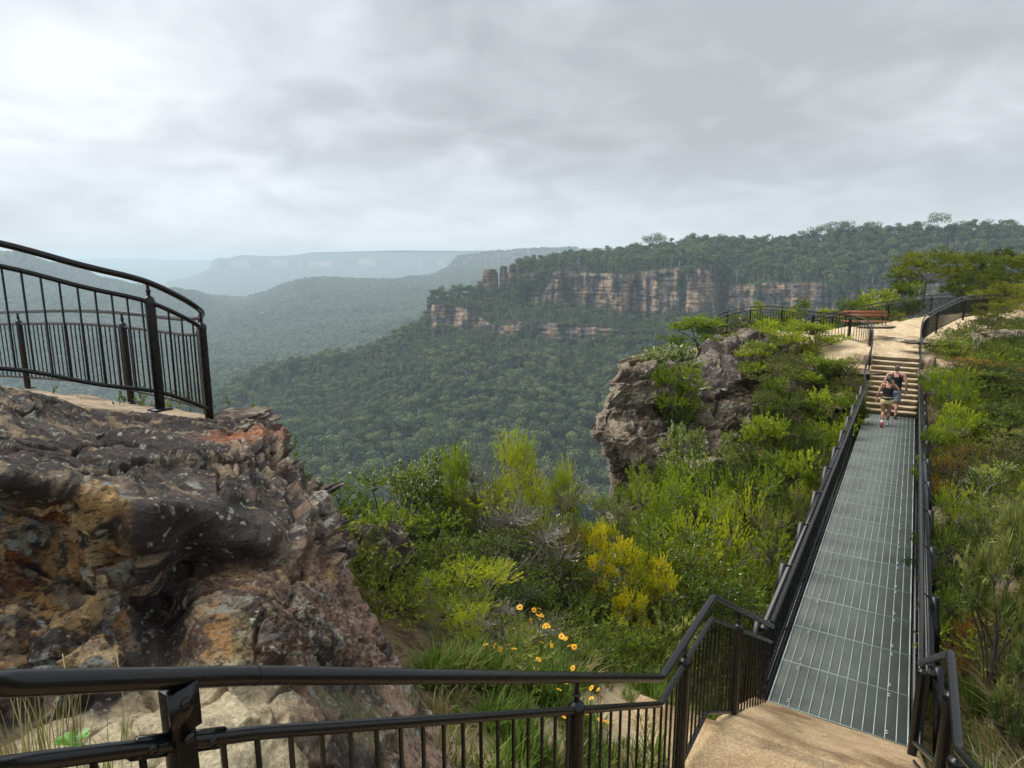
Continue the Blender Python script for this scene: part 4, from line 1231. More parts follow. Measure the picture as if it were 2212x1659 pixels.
c = nt.mix(1.0, c, nt.ramp(nt.noise(1.3, 6, .6, pos), [(.36, (.50, .44, .38)), (.5, (1, 1, 1))]), 'MULTIPLY')
nt.link(c, b.inputs['Base Color']); b.inputs['Roughness'].default_value = .9
nt.link(nt.bump(nt.math('ADD', v.outputs['Distance'], nt.noise(30, 5, .6, pos)), .5, .008), b.inputs['Normal'])
M_step, nt, b = mat_new('worn_sandstone_steps')
pos = nt.position()
c = nt.ramp(nt.noise(3, 8, .65, pos), [(.3, (.24, .17, .10)), (.5, (.44, .34, .22)), (.7, (.60, .50, .35))])
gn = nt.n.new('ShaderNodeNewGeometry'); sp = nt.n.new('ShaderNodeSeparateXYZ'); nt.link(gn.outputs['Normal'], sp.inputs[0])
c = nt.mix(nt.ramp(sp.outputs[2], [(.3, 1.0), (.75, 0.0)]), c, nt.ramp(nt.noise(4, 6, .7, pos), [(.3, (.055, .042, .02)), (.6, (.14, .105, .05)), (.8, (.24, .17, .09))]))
nt.link(c, b.inputs['Base Color']); b.inputs['Roughness'].default_value = .95
nt.link(nt.bump(nt.noise(18, 6, .7, pos), .6, .02), b.inputs['Normal'])

# bridge geometry from the picture
LN, RN = np.array([3.05, 6.97, 0]), np.array([4.32, 6.26, 0])       # near end corners of the deck
BD = np.array([.5205, .8539, 0]); BN = np.array([.8539, -.5205, 0])   # along, to the right
BW = 1.46; BL = 17.5
c0 = (LN + RN) / 2
LN = c0 - BN * BW / 2; RN = c0 + BN * BW / 2
def bp(s, t, z=0.0):
    """point on the bridge: s metres along, t from the left edge"""
    return LN + BD * s + BN * t + np.array([0, 0, z])
Rb = np.stack([BN, BD, [0, 0, 1]], 1)
bridge = empty('footbridge', bp(0, BW/2)); B0 = np.array(bridge.location)
tag(bridge, 'galvanised grating footbridge deck spanning the gap between the two rock knolls', 'footbridge')
NPAN = 18; PL = BL / NPAN
for k in range(NPAN):
    m = MB(); s0 = k * PL + .004; s1 = (k + 1) * PL - .004
    n = int(round((s1 - s0) / .034))
    for i in range(n + 1):
        s = s0 + (s1 - s0) * i / n
        m.box(bp(s, BW/2, -.016) - B0, (BW, .006 if 0 < i < n else .008, .032), Rb)
    for j in range(14):
        t = .012 + (BW - .024) * j / 13
        m.box(bp((s0+s1)/2, t, .001) - B0, (.011 if 0 < j < 13 else .016, s1 - s0, .008), Rb)
    m.box(bp(s0, BW/2, .001) - B0, (BW, .010, .0085), Rb)
    gp = m.build('grating_panel', M_galv, bridge)
    mi = np.zeros(len(gp.data.polygons), np.int32); mi[6*(n+1):] = 1; gp.data.materials.append(M_rod); gp.data.polygons.foreach_set('material_index', mi)
    m = MB()
    for t in (.22, BW - .22):
        for s in (s0 + .10, s0 + .15, s1 - .12, s1 - .17)[::2]:
            m.box(bp(s, t, .009) - B0, (.035, .018, .006), Rb); m.box(bp(s + .045, t, .009) - B0, (.035, .018, .006), Rb)
    m.build('fixing_clip', M_bolt, bridge)
m = MB()
for t in (-.06, BW + .06):
    mm = MB(); mm.box(bp(BL/2, t, -.19) - B0, (.08, BL, .30), Rb); mm.build('side_girder', M_black, bridge)
for k in range(NPAN + 1):
    mm = MB(); mm.box(bp(min(max(k*PL, .06), BL-.06), BW/2, -.10) - B0, (BW + .02, .07, .12), Rb); mm.build('cross_beam', M_black, bridge)

def post(fence, P, h, r=.036, top_gap=.0, hand=None, outw=None, n=12):
    """round post with domed cap and a neck that carries the handrail"""
    m = MB()
    x, y, z = P
    prof = [(r, 0), (r, h - .05), (r * 1.12, h - .048), (r * 1.12, h - .02), (r * .9, h), (r * .45, h + .012), (.016, h + .02), (.016, h + .045), (.024, h + .055), (.016, h + .068)]
    prof = [(a, b) for a, b in prof]
    m.lathe((x, y, z), prof, n)
    if hand is not None:
        m.tube([(x, y, z + h + .05), tuple(hand)], .014, 8)
    return m

def railing(name, label, hand, posts, bal_sp=.11, hr=.028, drop_top=.18, drop_bot=1.02, foot=1.10, group=None, tr=.020, bal_r=.009, skip=None, post_r=.038, cat='railing', bal_rng=None, post_drop=None, square_bal=False, max_bal=100, post_extra=0):
    """hand: Path of the handrail; posts: distances along it"""
    H = hand
    e = empty(name, tuple(H.pt(H.len / 2) - [0, 0, foot])); E0 = np.array(e.location)
    tag(e, label, cat, group)
    MB().tube(H.P - E0, hr, 14).build('handrail', M_black, e, auto=50)
    ds = [0] + sorted(posts) + [H.len]
    trp = H.P.copy(); trp[:, 2] -= drop_top
    brp = H.P.copy(); brp[:, 2] -= drop_bot
    MB().tube(trp - E0, tr, 10).build('top_rail', M_black, e, auto=50)
    MB().tube(brp - E0, tr * .9, 10).build('bottom_rail', M_black, e, auto=50)
    for d in posts:
        p = H.pt(d); base = p - [0, 0, foot + post_extra]
        hh = foot + post_extra - (drop_top if post_drop is None else post_drop) + .04
        post(e, base - E0, hh, post_r, hand=(p - E0)).build('post', M_black, e, auto=40)
        if np.linalg.norm(p) < 14: MB().box(base - E0 + [0, 0, .012], (.15, .15, .014), Rb if 'Rb' in globals() else None).build('base_plate', M_black, e)
    r0, r1 = bal_rng or (0, H.len)
    k = np.arange(r0 + bal_sp * .5, r1, bal_sp)
    k = [q for q in k if min([abs(q - d) for d in posts] + [9]) > bal_sp * .35]
    extra = MB() if len(k) > max_bal else None
    rank = sorted(k, key=lambda q: np.linalg.norm(H.pt(q) - [0, 0, CAMZ]))
    single = set(rank[:max_bal])
    for q in k:
        p = H.pt(q) - E0
        m = MB() if q in single else extra
        m.tube([p - [0, 0, drop_bot], p - [0, 0, drop_top]], bal_r, 6, False)
        if q in single: m.build('baluster', M_black, e, auto=60)
    if extra is not None and extra.n:
        tag(extra.build('far_balusters', M_black, e, auto=60), kind='stuff')
    return e

# ---- left railing of the near stairs: two flights and the landing between them
HL = [np.array(at(-420, 1500, 1.02)), np.array(at(0, 1477, 1.42)), np.array(at(550, 1459, 2.02)), np.array([1.02, 4.0, 2.40]), np.array([1.70, 5.09, 2.40]), bp(-.10, .0, 1.03)]
HLp = Path(round_path(HL, .05))
pA = HLp.find_px(375, 0, 2.0); pB = HLp.find_px(1247, 2.0, 4.6); hC = HLp.find_px(1482, 3.8, 5.2); hD = HLp.find_px(1598, 5.2)
near_rail = railing('stair_railing', 'glossy black railing along the left of the near stairs, crossing the bottom of the picture', HLp, [pB, hC, hD], bal_sp=.115, hr=.030, drop_top=.20, drop_bot=1.10, foot=1.20, tr=.022, bal_r=.0095, post_r=.044)
E0 = np.array(near_rail.location)
# the square bolted post close to the viewer
q = HLp.pt(pA) - E0; dirv = HLp.pt(pA + .1) - HLp.pt(pA - .1); dirv[2] = 0; dirv /= np.linalg.norm(dirv); sidev = np.array([dirv[1], -dirv[0], 0])
Rp = np.stack([dirv, -sidev, [0, 0, 1]], 1)
m = MB(); m.box(q - [0, 0, .62], (.062, .062, 1.18), Rp)
mo = m.build('square_post', M_black, near_rail); bv = mo.modifiers.new('bevel', 'BEVEL'); bv.width = .004; bv.segments = 2
m = MB(); m.box(q - [0, 0, .085] + sidev * .036, (.085, .012, .13), Rp); m.build('bracket_plate', M_black, near_rail)
for dz in (.06, .17):
    m = MB(); m.tube([q - [0, 0, dz] + sidev * .03, q - [0, 0, dz] + sidev * .052], .017, 6); m.build('bolt', M_black, near_rail)
for sg in (-1, 1):
    slp = (HLp.pt(pA + .1 * sg) - HLp.pt(pA)); c = q - [0, 0, .20] + slp * .85
    m = MB(); m.beam(q - [0, 0, .20] + slp * .3, q - [0, 0, .20] + slp * 1.25, .014, .058); m.build('bracket_plate', M_black, near_rail)
    m = MB(); m.tube([c + sidev * .004, c + sidev * .024], .016, 6); m.build('bolt', M_black, near_rail)
# pipe joint sleeve
jd = HLp.find_px(552, 0, 3.5)
MB().tube([HLp.pt(jd - .004) - E0, HLp.pt(jd + .004) - E0], .0312, 16, False).build('joint_sleeve', M_black, near_rail, auto=60)

# ---- right railing of the near stairs
HR = [bp(-.02, BW - .0, 1.02), at(2054, 1411, 4.72), at(2072, 1623, 3.80), at(2160, 1720, 3.1), at(2500, 1900, 2.3)]
HRp = Path(round_path(HR, .05))
rr = railing('stair_railing', 'short glossy black railing at the bottom right corner, right of the near stairs', HRp, [.38, 2.62, 3.3], bal_sp=.115, hr=.030, drop_top=.9, drop_bot=1.10, foot=1.25, tr=.022, bal_r=.0095, post_r=.044, bal_rng=(99, 99.1), post_drop=.13)
# ---- bridge side railings
def bridge_rail(t, out, label):
    e = empty('bridge_railing', bp(BL/2, t)); E0 = np.array(e.location); tag(e, label, 'railing', None)
    MB().tube(np.array([bp(0, t, 1.02), bp(BL - .3, t, 1.02)]) - E0, .028, 14).build('handrail', M_black, e, auto=50)
    o = t + out * .085
    MB().box(bp(BL/2, o, .90) - E0, (.085, BL, .05), Rb).build('top_rail', M_black, e)
    MB().box(bp(BL/2, o, .03) - E0, (.05, BL, .04), Rb).build('bottom_rail', M_black, e)
    npst = 11
    for k in range(npst):
        s = .12 + (BL - .24) * k / (npst - 1)
        m = MB(); m.beam(bp(s, o + out * .20, -.34) - E0, bp(s, o + out * .070, .95) - E0, .10, .07, BD)
        m.build('post', M_black, e)
        m = MB(); m.tube([bp(s, o + out * .05, .89) - E0, bp(s, t, 1.0) - E0], .009, 6); m.build('handrail_bracket', M_black, e)
        m = MB(); m.beam(bp(s, t - out * .0, -.30) - E0, bp(s, o + out * .24, -.30) - E0, .05, .06); m.build('outrigger', M_black, e)
    ks = np.arange(.06, BL, .112); extra = MB()
    for i, s in enumerate(ks):
        m = MB() if i < 100 else extra
        m.tube([bp(s, o, .03) - E0, bp(s, o, .90) - E0], .0085, 6, False)
        if i < 100: m.build('baluster', M_black, e, auto=60)
    tag(extra.build('far_balusters', M_black, e, auto=60), kind='stuff')
    return e
bridge_rail(-.02, -1, 'long black railing along the left side of the footbridge')
bridge_rail(BW + .02, 1, 'long black railing along the right side of the footbridge')

# ---- lookout railing at upper left, looping round the ledge
LH = [(-260, 478, 4.3), (0, 526, 4.85), (175, 573, 5.15), (280, 598, 5.42), (330, 614, 5.6), (385, 640, 5.8), (422, 662, 6.0), (436, 676, 6.3), (428, 686, 6.7), (390, 688, 7.1), (345, 684, 7.45), (245, 674, 8.0), (140, 671, 8.7), (0, 675, 9.6), (-200, 682, 10.8)]
LHp = Path(smooth_path([at(*p) for p in LH], 6))
half = LHp.find_px(437, 0)
pl = [LHp.find_px(-150, 0, half), LHp.find_px(318, 0, half), LHp.find_px(432, 0, half), LHp.find_px(262, half), LHp.find_px(37, half), half + .35]
railing('lookout_railing', 'black railing curving round the flat rock ledge at the upper left', LHp, pl, bal_sp=.115, hr=.026, drop_top=.17, drop_bot=.95, foot=1.12, tr=.020, bal_r=.0085, post_r=.040)
# ---- far railings
zt = 1.02
FL = Path(smooth_path([bp(BL - .3, -.02, 1.02), at(1868, 800, 23.6), at(1884, 745, 24.9), at(1884, 706, 26.2), at(1868, 689, 27.0), at(1830, 680, 27.6), at(1760, 674, 28.2), at(1700, 664, 29.0), at(1640, 661, 29.8), at(1590, 668, 30.6), at(1552, 682, 30.6), at(1532, 700, 30.0)], 6))
posts = [FL.find_px(x, FL.find_px(1870, 3.5)) for x in (1838, 1758, 1690, 1622, 1572)]
railing('lookout_railing', 'black railing curving left from the far bridge end around the far lookout', FL, posts, bal_sp=.12, hr=.026, drop_top=.17, drop_bot=.98, foot=1.12, tr=.022, bal_r=.0125, post_r=.042, bal_rng=(2.9, FL.len))
FR = Path(smooth_path([bp(BL - .3, BW + .02, 1.02), at(1986, 800, 23.4), at(1990, 740, 24.8), at(1990, 712, 25.9), at(1997, 686, 27.0), at(2020, 669, 28.2), at(2050, 655, 29.6), at(2084, 641, 31.0), at(2130, 638, 33.5), at(2170, 638, 36)], 6))
posts = [FR.find_px(x, 4) for x in (2028, 2086, 2125)]
railing('path_railing', 'black railing curving up to the right from the far bridge end along the sandy path', FR, posts, bal_sp=.12, hr=.026, drop_top=.17, drop_bot=.98, foot=1.12, tr=.022, bal_r=.0125, post_r=.042, bal_rng=(2.9, FR.len))
FB = Path(smooth_path([at(1655, 722, 29), at(1680, 705, 30), at(1720, 695, 31), at(1770, 684, 31.6), at(1820, 671, 32), at(1870, 660, 32.6), at(1920, 651, 33.4), at(1980, 641, 34.5), at(2020, 637, 35.5), at(2065, 637, 36.5), at(2100, 641, 37.5), at(2150, 645, 39)], 6))
posts = [FB.find_px(x) for x in (1728, 1800, 1861, 1921, 2014, 2080)]
railing('path_railing', 'long black railing rising to the right behind the wooden bench', FB, posts, bal_sp=.12, hr=.026, drop_top=.17, drop_bot=.98, foot=1.12, tr=.022, bal_r=.0125, post_r=.042)

# ---- near stairs
def steps(name, label, P0, dirv, right, width, n, rise, run, mat, rough=.0, seed=0, base=1.0, down=True):
    """P0 top-left corner of the first tread, going down along dirv"""
    e = empty(name, P0); tag(e, label, 'steps')
    R = np.stack([right, dirv, [0, 0, 1]], 1)
    for k in range(n):
        zc = -k * rise
        # a tread block, front edge a little uneven
        m = 18 if rough else 3
        xs_ = np.linspace(0, width, m); V = []
        for xx in xs_:
            jag = rough * fbm(np.array([[xx * 2.2, k * 3.1 + seed, 0]]), 3)[0]; jz = rough * .4 * fbm(np.array([[xx * 1.6, k * 5.1 + seed, 9]]), 3)[0]
            f = (k + 1) * run + jag
            for (yy, zz_) in ((k * run - .03, zc + jz), (f - .02, zc + jz), (f, zc + jz - .02), (f - .01, zc - rise - .08), (k * run - .03, zc - rise - .08)):
                V.append([xx, yy, zz_])
        V = np.array(V); Q = []
        for i in range(m - 1):
            for j in range(5):
                j2 = (j + 1) % 5; Q.append([i*5+j, i*5+j2, (i+1)*5+j2, (i+1)*5+j])
        V = V @ R.T
        mb = MB().add(V, Q)
        a = [j for j in range(5)]; c_ = [(m-1)*5 + j for j in range(5)]
        mb.t.append(np.array([[a[0],a[2],a[1]],[a[0],a[3],a[2]],[a[0],a[4],a[3]],[c_[0],c_[1],c_[2]],[c_[0],c_[2],c_[3]],[c_[0],c_[3],c_[4]]]))
        mb.build('step', mat, e)
    return e
fl2 = LN - np.array([1.70, 5.09, 0]); fl2[2] = 0
n2s = 7; z_land = 1.19
P0 = bp(-7 * .30, -.08, z_land)
rs, rt = np.meshgrid(np.linspace(-3.5, .02, 60), np.linspace(-.16, BW + .10, 40), indexing='ij')
rzz = np.interp(rs, [-3.5, -2.7, -2.3, -1.9, -1.5, .0, .02], [z_land + .10, z_land - .0, z_land - .07, z_land - .20, z_land - .40, .012, -.0]) + .018 * fbm(np.stack([rs * 2.4, rt * 1.3, 0 * rs], -1), 4) - .02
RP = LN + rs[..., None] * BD + rt[..., None] * BN + rzz[..., None] * np.array([0, 0, 1])
edge_lo = RP.copy(); 
RPv = np.concatenate([RP[:, :1] - [0, 0, .6], RP, RP[:, -1:] - [0, 0, .6]], 1)
tag(link('concrete_ramp', mesh_np('concrete_ramp', RPv.reshape(-1, 3), grid_faces(60, 42)[:, ::-1], M_gravel, True)), 'short sloping slab of pebbled tan concrete at the near end of the footbridge', 'ramp')
lp = MB(); lp.box((bp(-2.10 - .75, BW/2 - .35, z_land - .26)), (BW + 1.0, 1.48, .30), Rb)
tag(lp.build('landing', M_gravel), 'flat tan pebbled landing between the two flights of near steps', 'landing')
fd = np.array([.61, .79, 0]); fr = np.array([.79, -.61, 0])
steps('stone_steps', 'upper tan concrete steps under the viewer, mostly below the picture', np.array([-1.15, 1.15, 3.17 + .1]), fd, fr, 1.7, 11, (3.27 - z_land) / 11, .30, M_gravel, rough=.012)
# ---- far steps: eleven, going up away from the bridge
NS = 11; top_z = 1.62
ftop = bp(BL + .05 + NS * .30, -.0, top_z)
steps('stone_steps', 'worn pale sandstone steps climbing away from the far end of the footbridge', bp(BL + .04 + NS * .30, BW + .03, top_z), -BD, -BN, BW + .1, NS, top_z / NS, .30, M_step, rough=.07, seed=5)
# concrete footing beside the bridge and abutment
m = MB(); m.box(bp(9.6, BW + .52, -1.3), (.28, .9, 1.6), Rb)
o = m.build('concrete_footing', simple('old_concrete', (.36, .28, .18), .95, 0, .3, 6, .4)); tag(o, 'weathered tan concrete footing just right of the footbridge', 'footing')
# far pale stone floor of the knoll
plate('sandstone_path', [bp(BL + 3.2, -.5, 1.60), bp(BL + 3.2, BW + .5, 1.60), at(2010, 700, 28.5) * [1, 1, 0] + [0, 0, 1.78], at(2120, 672, 34) * [1, 1, 0] + [0, 0, 2.05], at(2000, 672, 36) * [1, 1, 0] + [0, 0, 2.0], at(1900, 690, 32) * [1, 1, 0] + [0, 0, 1.95], at(1780, 700, 30.5) * [1, 1, 0] + [0, 0, 1.8], at(1650, 705, 29) * [1, 1, 0] + [0, 0, 1.72], at(1740, 725, 27) * [1, 1, 0] + [0, 0, 1.65]], .5, M_rock_far, (.60, .46, .29), kind='structure', seed=8, res=.1)

# ---- bench
M_wood = simple('reddish_bench_timber', (.30, .115, .055), .6, 0, .25, 9, .2)
bc = at(1868, 716, 32.0); bc[2] = gz(bc[0], bc[1]) + .03
bc[2] = 1.78; 
bench = empty('park_bench', bc, math.radians(-8)); tag(bench, 'reddish timber bench on the pale rock in front of the far railing', 'bench')
for k in range(3):
    MB().box((0, -.20 + .15 * k, .45), (2.15, .12, .045)).build('seat', M_wood, bench) if k == 0 else None
m = MB()
for k in range(3): m.box((0, -.18 + .15 * k, .455), (2.15, .13, .045))
bpy.data.objects.remove([c for c in bench.children if c.name.startswith('seat')][0])
m.build('seat', M_wood, bench)
m = MB(); m.box((0, .30, .72), (2.15, .04, .13)); m.box((0, .32, .88), (2.15, .04, .13)); m.build('backrest', M_wood, bench)
for x in (-.85, .85):
    for y in (-.18, .24):
        MB().tube([(x, y, -.25), (x, y, .43)], .028, 8).build('leg', M_black, bench)
    MB().tube([(x, .24, .40), (x, .33, .95)], .022, 8).build('back_support', M_black, bench)
# ---- small cream notice on the far lookout railing
sp_ = at(1602, 694, 29.4)
M_cream = simple('cream_enamel', (.62, .55, .36), .5, 0, .08, 3)
sg = empty('notice', sp_ - [0, 0, .45]); tag(sg, 'small cream notice on a short black post behind the far lookout railing', 'sign')
MB().box((0, 0, .47), (.26, .02, .30)).build('panel', M_cream, sg); MB().box((0, .03, .0), (.04, .04, .9)).build('post', M_black, sg)
# ================================================================ PLANTS
def grow(rg, H, Rr, stems=5, lv=4, up=.35, bend=.35, split=(3, 5), twig=.22, low=.25, r0=.018):
    """branch skeleton in metres: tubes list and end twigs"""
    segs = []; tw = []
    def rec(p, d, L, r, k):
        n = 3; pts = [p]; q = p; dd = d
        for i in range(n):
            dd = dd + rg.normal(size=3) * bend * .35 + np.array([0, 0, up * .25]); dd /= np.linalg.norm(dd)
            q = q + dd * L / n; pts.append(q)
        segs.append((pts, r, r * .62))
        if k == 0:
            tw.append((p, q, dd)); return
        m = rg.integers(split[0], split[1] + 1)
        for j in range(m):
            t = 1.0 if j == 0 else rg.uniform(low, 1)
            i = min(int(t * n), n - 1); a = pts[i] + (pts[i+1] - pts[i]) * (t * n - i)
            nd = dd + rg.normal(size=3) * (.75 if j else .3) + np.array([0, 0, up]); nd /= np.linalg.norm(nd)
            rec(a, nd, L * rg.uniform(.5, .8), r * .6, k - 1)
    for s in range(stems):
        a = rg.uniform(0, 2*PI); o = rg.uniform(.25, 1.0)
        d = np.array([math.cos(a) * o * Rr / H * 1.5, math.sin(a) * o * Rr / H * 1.5, 1.0]); d /= np.linalg.norm(d)
        rec(np.array([math.cos(a) * .06, math.sin(a) * .06, -.1]), d, H * rg.uniform(.33, .46), r0, lv)
    return segs, tw

def stems_mesh(segs, mat, name='stems', kmax=99999):
    m = MB()
    for pts, r, r1 in segs[:kmax]:
        n = 5 if r > .008 else 3
        m.tube(pts, np.linspace(r, r1, len(pts)), n, False)
    return m.mesh(name, mat, True)

def twig_leaves(tw, rg, n, ll, lw, spread=.75, back=.3, clump=None, tl=None, curl=.0, droop=.0):
    """rhombic leaves set along each end twig"""
    P0 = np.array([t[0] for t in tw]); P1 = np.array([t[1] for t in tw]); D_ = P1 - P0
    L = np.linalg.norm(D_, axis=1); D_ = D_ / np.maximum(L, 1e-6)[:, None]
    k = np.repeat(np.arange(len(tw)), n); N = len(k)
    t = rg.uniform(-back, 1.05, N)
    base = P0[k] + D_[k] * (t * L[k])[:, None]
    rad = rg.normal(size=(N, 3)); rad -= D_[k] * (rad * D_[k]).sum(1)[:, None]; rad /= np.linalg.norm(rad, axis=1)[:, None]
    s = spread * rg.uniform(.5, 1.25, N)
    d = D_[k] + rad * s[:, None] + np.array([0, 0, .15 - droop]); d /= np.linalg.norm(d, axis=1)[:, None]
    side = np.cross(d, rg.normal(size=(N, 3)) * .45 + rad * .5 + np.array([0, 0, .55])); side /= np.maximum(np.linalg.norm(side, axis=1), 1e-6)[:, None]
    l = ll * rg.uniform(.6, 1.25, N); w_ = lw * rg.uniform(.7, 1.2, N)
    A = base; B = base + d * (l * .5)[:, None] + side * w_[:, None] * .5; C = base + d * l[:, None]; E = base + d * (l * .5)[:, None] - side * w_[:, None] * .5
    V = np.stack([A, B, C, E], 1).reshape(-1, 3)
    tintk = rg.uniform(0, 1, len(tw))
    # neighbouring twigs share their age: new growth comes in patches
    tintk = np.clip(.5 + 1.3 * fbm(P1 * 1.7 + rg.uniform(0, 50), 3) + (tintk - .5) * .35, 0, 1)
    tint = np.clip(tintk[k] + rg.uniform(-.12, .12, N), 0, 1)
    return V, np.arange(N * 4).reshape(N, 4), np.repeat(tint, 4)

M_stem_d = simple('dark_bark', (.055, .045, .038), .9, 0, .4, 9)
M_stem_g = simple('grey_bark', (.20, .18, .155), .9, 0, .35, 9)
M_stem_w = simple('bleached_dead_wood', (.50, .47, .42), .85, 0, .25, 9)
LM = {
 'bright': leaf_mat('fresh_yellow_green_leaves', [(.13, .20, .012), (.30, .38, .014), (.52, .54, .02)], .4),
 'mid':    leaf_mat('green_leaves', [(.065, .105, .012), (.165, .23, .016), (.36, .41, .022)], .38),
 'dark':   leaf_mat('dark_green_leaves', [(.025, .042, .011), (.055, .085, .016), (.13, .165, .02)], .3),
 'olive':  leaf_mat('olive_leaves', [(.065, .080, .022), (.15, .165, .035), (.28, .29, .055)], .3),
 'rust':   leaf_mat('rusty_leaves', [(.07, .055, .014), (.19, .11, .018), (.42, .19, .022)], .3),
 'yellow': leaf_mat('mustard_yellow_leaves', [(.32, .33, .015), (.66, .58, .015), (.85, .72, .02)], .4),
 'banksia':leaf_mat('long_grey_green_leaves', [(.06, .09, .028), (.15, .18, .05), (.30, .31, .09)], .3, rough=.45),
 'gum':    leaf_mat('olive_tree_leaves', [(.05, .07, .012), (.12, .145, .016), (.24, .24, .022)], .35),
 'blossom':leaf_mat('cream_blossom', [(.42, .42, .30), (.58, .58, .44), (.70, .68, .55)], .3),
 'grass':  leaf_mat('green_grass', [(.055, .11, .014), (.11, .19, .020), (.22, .28, .05)], .4),
 'straw':  leaf_mat('dry_grass', [(.16, .13, .06), (.26, .21, .10), (.38, .31, .17)], .35),
 'litter': leaf_mat('low_scrub_leaves', [(.028, .038, .010), (.07, .085, .016), (.16, .16, .03)], .3),
}
#          stems, levels, up, bend, split, twiglen, n/leaf, len, width, spread, stem mat
KIND = {
 'bright': dict(g=dict(stems=6, lv=4, up=.50, bend=.5, split=(2, 4)), n=30, ll=.036, lw=.011, spread=.55, bark=M_stem_g),
 'mid':    dict(g=dict(stems=6, lv=4, up=.30, bend=.6, split=(2, 4)), n=26, ll=.036, lw=.015, spread=.8, bark=M_stem_d),
 'dark':   dict(g=dict(stems=7, lv=4, up=.18, bend=.7, split=(2, 4)), n=24, ll=.038, lw=.016, spread=.9, bark=M_stem_d),
 'olive':  dict(g=dict(stems=7, lv=4, up=.35, bend=.6, split=(2, 4)), n=20, ll=.032, lw=.010, spread=.7, bark=M_stem_g),
 'rust':   dict(g=dict(stems=7, lv=4, up=.5, bend=.4, split=(2, 4)), n=22, ll=.035, lw=.008, spread=.5, bark=M_stem_d),
 'yellow': dict(g=dict(stems=3, lv=4, up=.35, bend=.7, split=(2, 4)), n=26, ll=.032, lw=.024, spread=.9, bark=M_stem_g),
 'twiggy': dict(g=dict(stems=6, lv=4, up=.30, bend=.7, split=(2, 4)), n=5, ll=.030, lw=.010, spread=.7, bark=M_stem_g),
 'banksia':dict(g=dict(stems=3, lv=3, up=.45, bend=.5, split=(2, 4)), n=22, ll=.13, lw=.022, spread=1.3, bark=M_stem_d),
}
PLANT = {}
